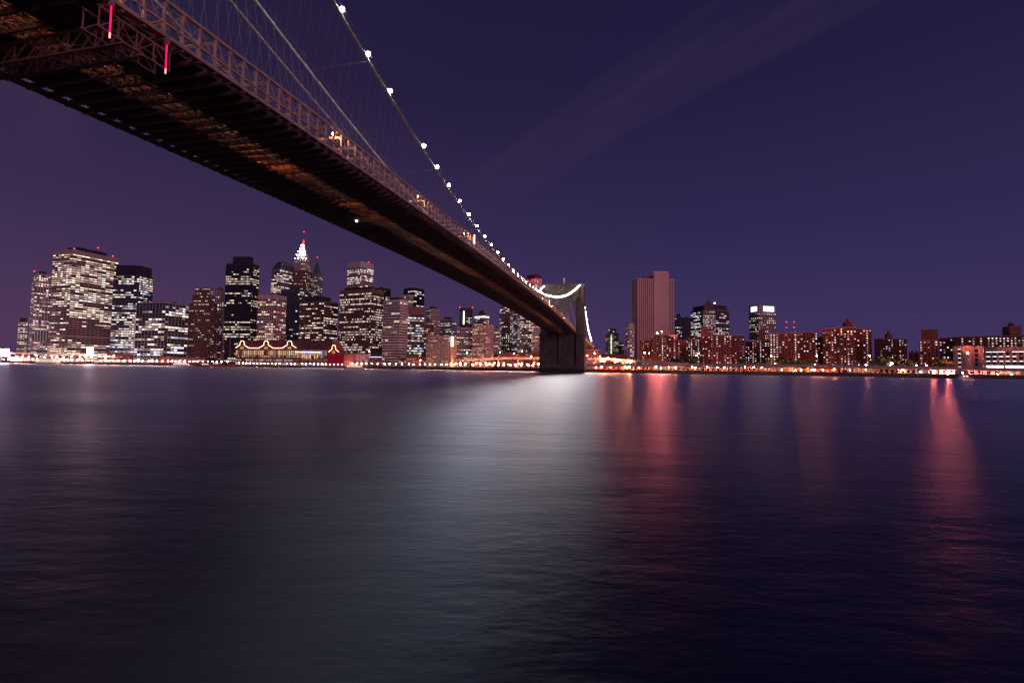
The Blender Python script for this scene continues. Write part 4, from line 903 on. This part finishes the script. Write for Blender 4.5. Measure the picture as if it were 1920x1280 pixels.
# roof ridge along the hall
b = MB(); zr = zpx(520, 637); secs = []
for t in (h0-1, h1+1): secs.append([pp(t, 11.8, z2_), pp(t, 31, z2_+.2), pp(t, 51, z2_), pp(t, 36, zr), pp(t, 24, zr)])
b.strip(secs); b.build('roof', mat('hall_roof', (.22, .10, .09), .7), hall)
for k in range(44):
    t = h0+2+k*(h1-h0-4)/43
    for z0, z1 in ((3.4, 5.8), (8.6, 10.6), (13.8, 15.6), (16.6, z2_-1.4)):
        if z0 > 7 and z0 < 9 and t > tpx(550): continue
        if random.random() < .82:
            cc = random.choice(((1, .52, .28), (1, .62, .36), (1, .75, .5), (1, .5, .3), (.6, .5, 1))); v = random.uniform(.15, .8); b = MB()
            b.quad(pp(t-1.2, 12.5, z0), pp(t+1.2, 12.5, z0), pp(t+1.2, 12.5, z1), pp(t-1.2, 12.5, z1), tuple(c*v for c in cc)); b.build('window', M_WIN, hall)
    if k < 43 and k % 4 == 0: b = MB(); pbox(b, t-2.4, t-2.0, 9.6, 10, 2.6, z2_-.2); b.build('post', S_DARK, hall)
def gable(px, half, ytop, yeave, root, nfront=11.4, body=True, wm=None):
    t = tpx(px); hw_ = half; ze = zpx(px, yeave); za = zpx(px, ytop); zs = ze+(za-ze)*.42; rr = hw_*.33
    prof = [(-hw_, ze), (-rr, zs), (-rr, zs+(za-zs)*.55), (-rr*.6, za-.4), (0, za), (rr*.6, za-.4), (rr, zs+(za-zs)*.55), (rr, zs), (hw_, ze)]
    b = MB(); b.strip([[pp(t+x, n, z) for x, z in prof+[(hw_, ze-2.5), (-hw_, ze-2.5)]] for n in (nfront, nfront+13)]); b.build('gable', wm or S_BROWN, root)
    b = MB(); b.tube([pp(t+x, nfront-.25, z+.1) for x, z in prof], .34, 5); b.build('string_lights', STRING, root)
    b = MB(); b.quad(pp(t-rr*.8, nfront-.1, ze-1.8), pp(t+rr*.8, nfront-.1, ze-1.8), pp(t+rr*.8, nfront-.1, ze+1.5), pp(t-rr*.8, nfront-.1, ze+1.5), (.5, .25, .12)); b.build('gable_window', M_WIN, root)
    return t
ts = [gable(px, 11, 639, 652, hall) for px in (454, 499, 543)]
for (ta, tb2) in ((ts[0]+11, ts[1]-11), (ts[1]+11, ts[2]-11)):
    b = MB(); zz = zpx(499, 652.3); b.tube([pp(ta, 11.1, zz), pp(tb2, 11.1, zz)], .34, 5); b.build('string_lights', STRING, hall)
b = MB(); zz = zpx(580, 660); b.tube([pp(tpx(556), 9.4, zz), pp(tpx(604), 9.4, zz-.4)], .5, 5); b.build('string_lights', emit('cool_string', (.95, .9, 1), 2.0), hall)
for k in range(8):
    t = ts[1]+9+k*2.6; b = MB(); b.quad(pp(t, 17.2, z2_+4.2), pp(t+1.2, 17.2, z2_+4.2), pp(t+1.2, 18.8, z2_+6.6), pp(t, 18.8, z2_+6.6), (.9, .6, .45)); b.build('roof_window', M_WIN, hall)
# the lit name on the hall front
fc = bpy.data.curves.new('hall_name', 'FONT'); fc.body = 'PIER 17'; fc.size = 7.2; fc.extrude = .15; fc.space_character = 1.15; fc.align_x = 'CENTER'
to = bpy.data.objects.new('hall_name', fc); COL.objects.link(to); dg = bpy.context.evaluated_depsgraph_get(); me = bpy.data.meshes.new_from_object(to.evaluated_get(dg)); bpy.data.objects.remove(to); me.materials.clear(); me.materials.append(emit('name_lights', (1, .50, .22), 1.25))
nm = bpy.data.objects.new('name_sign', me); COL.objects.link(nm); px_, py_ = pp(tpx(584), 9.0, 0)[:2]
nm.matrix_world = Matrix(((pd[0], 0, -pn[0], px_), (pd[1], 0, -pn[1], py_), (0, 1, 0, zpx(584, 672.5)), (0, 0, 0, 1)))
nm.location -= hall.location; nm.parent = hall
pav = empty('red_pavilion', pp(tpx(628), 12, 2.6), 'low pavilion glowing red with a single string-lit gable', 'building')
b = MB(); pbox(b, tpx(612), tpx(645), 12.5, 40, 2.6, zpx(630, 663)); b.build('wall', mat('red_paint', (.20, .055, .045), .7), pav)
gable(626, 8, 647, 660, pav, 11.6, True, MAT['red_paint'])
b = MB(); b.quad(pp(tpx(614), 12.3, 3), pp(tpx(644), 12.3, 3), pp(tpx(644), 12.3, zpx(630, 665)), pp(tpx(614), 12.3, zpx(630, 665)), (.16, .004, .012)); b.build('window', M_WIN, pav)  # red glow laid over the whole pavilion front as one emissive sheet

# low waterfront buildings between the pavilion and the bridge tower
s = Bld('market_hall', 'tan flat roofed market building right of the red pavilion'); P, z = footprint(651, 651, 691, 663, 720, 1, 25); s.block(P, GZ, z, S_RUST, fh=5, bay=5, pw=.5, sh=.4, lit=.4, cols='o', br=.8, top=4); s.done()
s = Bld('market_hall', 'dark domed market roof edged with violet lights'); P, z = footprint(692, 692, 746, 669, 735, 1, 30); s.block(P, GZ, z, S_BROWN, fh=5, bay=5, pw=.4, sh=.5, lit=.2, cols='o', br=.5, top=2)
b_ = MB(); c = sum(np.array(p) for p in P)/4
for f0, f1, h0_, h1_ in ((1.02, .85, 0, 4.5), (.85, .55, 4.5, 7.5), (.55, .2, 7.5, 8.8)): b_.prism(shrink(P, f0), z+h0_, z+h1_, [tuple(q) for q in shrink(P, f1)])
s.extra.append(('roof', b_, M_ROOF)); b_ = MB(); b_.tube([(*(np.array(P[0])-g_*.5), z), (*(np.array(P[1])-g_*.5), z+.5)], .4, 5); s.extra.append(('string_lights', b_, emit('violet_string', (.85, .7, 1), 1.8))); s.done()
for k, (x0, x1, yt, yr, d, lb) in enumerate(((757, 789, 670, 660, 700, 'left dark gabled shed on the waterfront'), (785, 822, 669, 657, 712, 'larger dark gabled shed with a lit row of windows'))):
    s = Bld('gabled_shed', lb, 'shed'); P, z = footprint(x0, x0, x1, yt, d, 1, 30); s.block(P, GZ, z, S_BRICK2, fh=4, bay=4, pw=.5, sh=.4, lit=.3, cols='o', br=.7, top=1); zr = at(x0, yr, d)[2]
    A_, B_, C2_, D2_ = [np.array(p) for p in P]; b_ = MB(); b_.strip([[(*A_, z), (*((A_+B_)/2), zr), (*B_, z)], [(*D2_, z), (*((C2_+D2_)/2), zr), (*C2_, z)]]); s.extra.append(('roof', b_, M_ROOF)); s.done()
simple('brick_warehouse', 'brick warehouse row left of the highway bend', 820, 820, 866, 662, 745, S_BRICK, D=20, fh=3.4, bay=3.4, pw=.55, sh=.45, lit=.25, coh=.2, cols='o', br=.9)
simple('brick_warehouse', 'lower brick terrace behind the left highway bend', 866, 866, 935, 664, 755, S_BRICK2, D=20, fh=3.4, bay=3.4, pw=.55, sh=.45, lit=.2, coh=.2, cols='ow', br=.9)
simple('brick_warehouse', 'dim terrace of low houses left of the bridge tower', 937, 937, 1012, 660, 735, S_BRICK2, D=20, fh=3.4, bay=3.4, pw=.55, sh=.45, lit=.22, coh=.2, cols='ow', br=.9)
simple('brick_warehouse', 'low tan building with lit top windows right of the bridge tower', 1098, 1098, 1126, 654, 690, S_RUST, D=20, fh=3.6, bay=4, pw=.4, sh=.5, lit=.4, coh=.6, cols='pn', br=1.)
simple('brick_warehouse', 'row of low houses between the approach and the pale rounded tower', 1127, 1127, 1176, 664, 700, S_BRICK2, D=20, fh=3.4, bay=3.4, pw=.55, sh=.45, lit=.3, coh=.2, cols='op', br=1.)
simple('brick_warehouse', 'brick shed on the quay below the glass tower with chamfered corners', 200, 200, 252, 662, 832, S_BRICK, D=14, fh=4, bay=5, pw=.6, sh=.45, lit=.35, coh=.2, cols='o', br=1.)
simple('brick_warehouse', 'small low terminal on the quay left of the tall masts', 300, 300, 385, 669, 752, S_BRICK2, D=18, fh=4, bay=5, pw=.4, sh=.4, lit=.6, coh=.2, cols='ow', br=1.2)
simple('brick_warehouse', 'small low house at the far left waterfront', 30, 30, 62, 660, 950, S_BRICK2, D=20, fh=4, bay=5, lit=.5, cols='wo')
simple('brick_warehouse', 'low school annex between the lone brick block and the blank penthouse block', 1704, 1704, 1723, 660, 600, S_BRICK, D=14, fh=4, bay=5, pw=.3, sh=.4, lit=.0)
simple('ferry_terminal', 'long low ferry terminal glowing orange at the far left quay', 18, 18, 92, 669, 892, S_RUST, D=20, fh=4.5, bay=5, pw=.2, sh=.3, lit=.85, coh=.1, cols='opw', br=1.8, top=1.5)
simple('ferry_terminal', 'second low terminal glowing pink left of the violet screen', 96, 96, 160, 670, 852, S_TAN, D=20, fh=4.5, bay=5, pw=.2, sh=.3, lit=.85, coh=.1, cols='opp', br=1.8, top=1.5)
simple('ferry_terminal', 'low glowing terminal right of the violet screen', 176, 176, 248, 673, 800, S_RUST, D=10, fh=4.5, bay=5, pw=.3, sh=.35, lit=.7, coh=.1, cols='oow', br=1.6, top=1.5)
# bright screens
def screen(px0, px1, py0, py1, d, label, col, st, name):
    a, c_ = at(px0, py1, d), at(px1, py1, d); zt_ = at(px0, py0, d)[2]; r = empty(name, (*((a+c_)/2)[:2], GZ), label, 'screen')
    dd_ = (c_-a)[:2]; dd_ /= np.linalg.norm(dd_); n_ = np.array((-dd_[1], dd_[0]))
    b = MB(); b.prism([a[:2], c_[:2], c_[:2]+n_*1.5, a[:2]+n_*1.5], a[2], zt_); b.build('panel', emit(name+'_glow', col, st), r)
    b = MB()
    for q in (a, c_): b.box(q[0]-.3, q[0]+.3, q[1]+.2, q[1]+.8, GZ, a[2])
    b.build('leg', M_DARK, r)
screen(-14, 15, 654, 667, 900, 'big white glowing panel at the left edge', (1, .74, .80), 45, 'glowing_panel')
screen(163, 173, 651, 665, 822, 'violet white glowing screen on the left quay', (1, .70, .95), 40, 'advert_screen')

# ------------------------------------------------------------------ boats
def boat(name, label, px, depth, L, B, decks, col, cat='boat', wl=1.2, lit=(1, .8, .55), masts=(), rot=None):
    p = at(px, 692, depth); dirx = np.array((RT[0], RT[1])); dirx /= np.linalg.norm(dirx)
    if rot: c_, s_ = math.cos(rot), math.sin(rot); dirx = np.array((dirx[0]*c_-dirx[1]*s_, dirx[0]*s_+dirx[1]*c_))
    nrm = np.array((-dirx[1], dirx[0])); r = empty(name, (p[0], p[1], 0), label, cat)
    def q(t, n, z): v = p[:2]+dirx*t+nrm*n; return (v[0], v[1], z)
    out_ = [(-L/2, -.6), (-L/2, .6), (L*.25, 1), (L*.5, 0), (L*.25, -1)]
    lo = [(-L/2*.96, -.45), (-L/2*.96, .45), (L*.22, .75), (L*.42, 0), (L*.22, -.75)]
    b = MB(); b.strip([[q(t, n*B/2, z) for t, n in prof] for prof, z in ((lo, -.4), (out_, wl*.6), (out_, wl))]); b.build('hull', col, r)
    z = wl
    for (t0, t1, h) in decks:
        b = MB(); b.hexa([q(t0*L, -B*.38, z), q(t1*L, -B*.38, z), q(t1*L, B*.38, z), q(t0*L, B*.38, z), q(t0*L, -B*.36, z+h), q(t1*L-h*.4, -B*.36, z+h), q(t1*L-h*.4, B*.36, z+h), q(t0*L, B*.36, z+h)]); c_ = b.build('cabin', mat('boat_white', (.75, .73, .7), .5), r)
        n_ = max(2, int((t1-t0)*L/1.8))
        for k in range(n_):
            ta = t0*L+(t1-t0)*L*(k+.15)/n_; tb_ = t0*L+(t1-t0)*L*(k+.8)/n_-h*.15
            b = MB(); b.quad(q(ta, -B*.40, z+h*.35), q(tb_, -B*.40, z+h*.35), q(tb_, -B*.385, z+h*.8), q(ta, -B*.385, z+h*.8), tuple(c*2.2 for c in lit)); b.build('window', M_WIN, c_)
        z += h
    for t, h, rr in masts:
        b = MB(); b.tube([q(t*L, 0, wl), q(t*L, 0, wl+h)], [rr, rr*.5], 6); mm = b.build('mast', mat('mast_red', (.45, .14, .12), .7), r)
        for fz, w_ in ((.45, .26), (.65, .2), (.82, .14)):
            b = MB(); b.tube([q(t*L-h*w_*.5, -.3, wl+h*fz), q(t*L+h*w_*.5, -.3, wl+h*fz)], .14, 5); b.build('yard', MAT['mast_red'], mm)
    if masts:
        b = MB(); t, h, _ = masts[0]
        for t, h, _ in masts:
            for dx in (-.13, .13): b.tube([q(t*L, 0, wl+h*.9), q(t*L+dx*L, -B*.4, wl)], .05, 4)
        b.tube([q(L*.48, 0, wl+.5), q(L*.48+L*.16, 0, wl+4)], .18, 5); b.build('rigging', M_POLE, r)
    return r
H_W = mat('hull_white', (.7, .68, .66), .4); H_R = mat('hull_red', (.4, .06, .05), .5); H_D = mat('hull_dark', (.05, .05, .06), .5); H_Y = mat('hull_yellow', (.7, .45, .05), .4)
boat('ferry', 'low white ferry with lit cabin windows near the left edge', 90, 835, 44, 10, ((-.42, .38, 3.2), (-.3, .25, 2.6)), H_W, 'ferry', 2.)
boat('motor_yacht', 'white motor yacht moored left of the tall ship', 343, 695, 30, 7, ((-.4, .25, 2.4), (-.28, .1, 2.2)), H_W)
boat('tug', 'dark hulled boat moored beside the white yacht', 385, 684, 20, 6, ((-.2, .2, 2.4),), H_D, wl=1.6, lit=(1, .6, .4))
boat('tall_ship', 'red hulled sailing ship with tall bare masts left of the pier hall', 418, 672, 34, 8, ((-.35, -.15, 1.6),), H_R, 'ship', 3.2, (1, .6, .4), ((-.02, 44, .45), (-.3, 34, .35), (.25, 37, .35)))
boat('water_taxi', 'small yellow ferry with warm windows before the tan market building', 668, 628, 26, 7, ((-.42, .3, 2.4), (-.3, .05, 2.)), H_Y, 'ferry', 1.4, (1, .75, .35))
boat('patrol_boat', 'small white boat moored below the highway near the right edge', 1809, 402, 13, 3.6, ((-.25, .15, 1.7),), H_W, wl=1.)

# quayside lamps added in place of light trails between the pavilion and the bridge tower, and further left
ql = sphere_mesh('lamp_head', .36, emit('quay_lamp', (1, .40, .22), 420), 1); qw = sphere_mesh('lamp_head', .34, emit('quay_lamp_white', (1, .62, .70), 600), 1)
pole_me = None
def quay_row(px0, px1, step, group, label, warm=.7, h=4.2, sc=1.):
    global pole_me
    px = px0
    while px < px1:
        d = shore_depth(px)+3.2; q = ground_at(px, d); r = empty('quay_lamp', q, label, 'lamp', group)
        if pole_me is None:
            b = MB(); b.tube([(0, 0, 0), (0, 0, 4.0)], .07, 5); o = b.build('pole', M_POLE, None); pole_me = o.data; o.location = tuple(q); setpar(o, r)
        else: mesh_copy('pole', pole_me, q, r)
        mesh_copy('lamp_head', ql if random.random() < warm else qw, (q[0], q[1], q[2]+h), r, (sc,)*3)
        px += step*random.uniform(.7, 1.3)
quay_row(648, 1008, 11, 'quay lamps in place of light trails left of the bridge tower', 'small warm lamp in place of a light trail along the quay left of the bridge tower', .8, 4.2, 1.3)
quay_row(6, 250, 9, 'quay lamps below the left towers', 'small lamp in the row along the quay below the far left towers', .5, 4.2, 1.6)
quay_row(252, 430, 9, 'quay lamps near the moored boats', 'small lamp in the row along the quay behind the moored boats', .6, 4.2, 1.6)

# ------------------------------------------------------------------ trees
def tree_mesh(seed, h, r, n=520):
    rng = random.Random(seed); tr = MB(); tr.tube([(0, 0, -.2), (.1, .05, h*.25), (.0, .1, h*.55)], [.32, .25, .14], 7); lf = MB(); cl = []
    for k in range(9):
        a = rng.uniform(0, 6.28); rr = r*rng.uniform(.25, .75); zz = h*rng.uniform(.42, .85); c = np.array((rr*math.cos(a), rr*math.sin(a), zz)); cl.append((c, r*rng.uniform(.32, .55)))
        tr.tube([(0, 0, h*rng.uniform(.25, .45)), tuple(c*np.array((.6, .6, .9))), tuple(c)], [.14, .08, .04], 5)
    cl.append((np.array((0, 0, h*.85)), r*.5))
    for k in range(n):
        c, cr_ = rng.choice(cl); v = np.array([rng.gauss(0, 1) for _ in range(3)]); v /= np.linalg.norm(v); p = c+v*cr_*rng.uniform(.55, 1.08)*np.array((1, 1, .8))
        a = np.array([rng.gauss(0, 1) for _ in range(3)]); a /= np.linalg.norm(a); b_ = np.cross(a, v); b_ /= (np.linalg.norm(b_)+1e-6); a *= rng.uniform(.28, .6); b_ *= rng.uniform(.28, .5)
        lf.quad(p-a-b_, p+a-b_*.6, p+a*1.1+b_, p-a*.8+b_)
    return tr, lf
TM = []
for k in range(3):
    tr, lf = tree_mesh(k, 10.5, 5.0); a = tr.build('trunk', M_BARK); b_ = lf.build('crown', M_LEAF); TM.append((a.data, b_.data)); bpy.data.objects.remove(a); bpy.data.objects.remove(b_)
TR = [(1194, 1.0, 548, 'small tree at the foot of the windowless slab'), (1262, 1.3, 545, 'leafy tree before the right end of the floodlit brick block'), (1277, 1.5, 540, 'dark tree before the low brick link'), (1295, 1.5, 535, 'broad green tree before the narrow brick block'),
 (1388, 1.3, 520, 'green tree before the right end of the stair tower block'), (1403, 1.2, 515, 'second green tree left of the dark stair tower block'), (1432, 1.2, 512, 'green tree at the right end of the dark stair tower block'), (1466, 1.5, 508, 'dark tree before the left half of the wide brick block'), (1484, 1.4, 505, 'dark tree below the red lit masts'), (1505, 1.3, 502, 'dark tree before the right half of the wide brick block'), (1524, 1.2, 500, 'dark tree at the right corner of the wide brick block'),
 (1644, 1.5, 485, 'tree left of the bright tree light'), (1662, 1.6, 480, 'green lit tree over the bright tree light'), (1686, 1.5, 478, 'tree right of the bright tree light'), (1705, 1.3, 476, 'tree before the low school annex'), (1764, 1.5, 465, 'orange lit tree between the blank penthouse block and the school'), (1777, 1.4, 462, 'orange lit tree touching the pale school')]
for k, (px, sc, d, lb) in enumerate(TR):
    q = ground_at(px, d); r = empty('tree', q, lb, 'tree', 'trees behind the highway'); t_, l_ = TM[k % 3]; rz = (0, 0, k*1.7)
    mesh_copy('trunk', t_, q, r, (sc,)*3, rz); mesh_copy('crown', l_, q, r, (sc,)*3, rz)
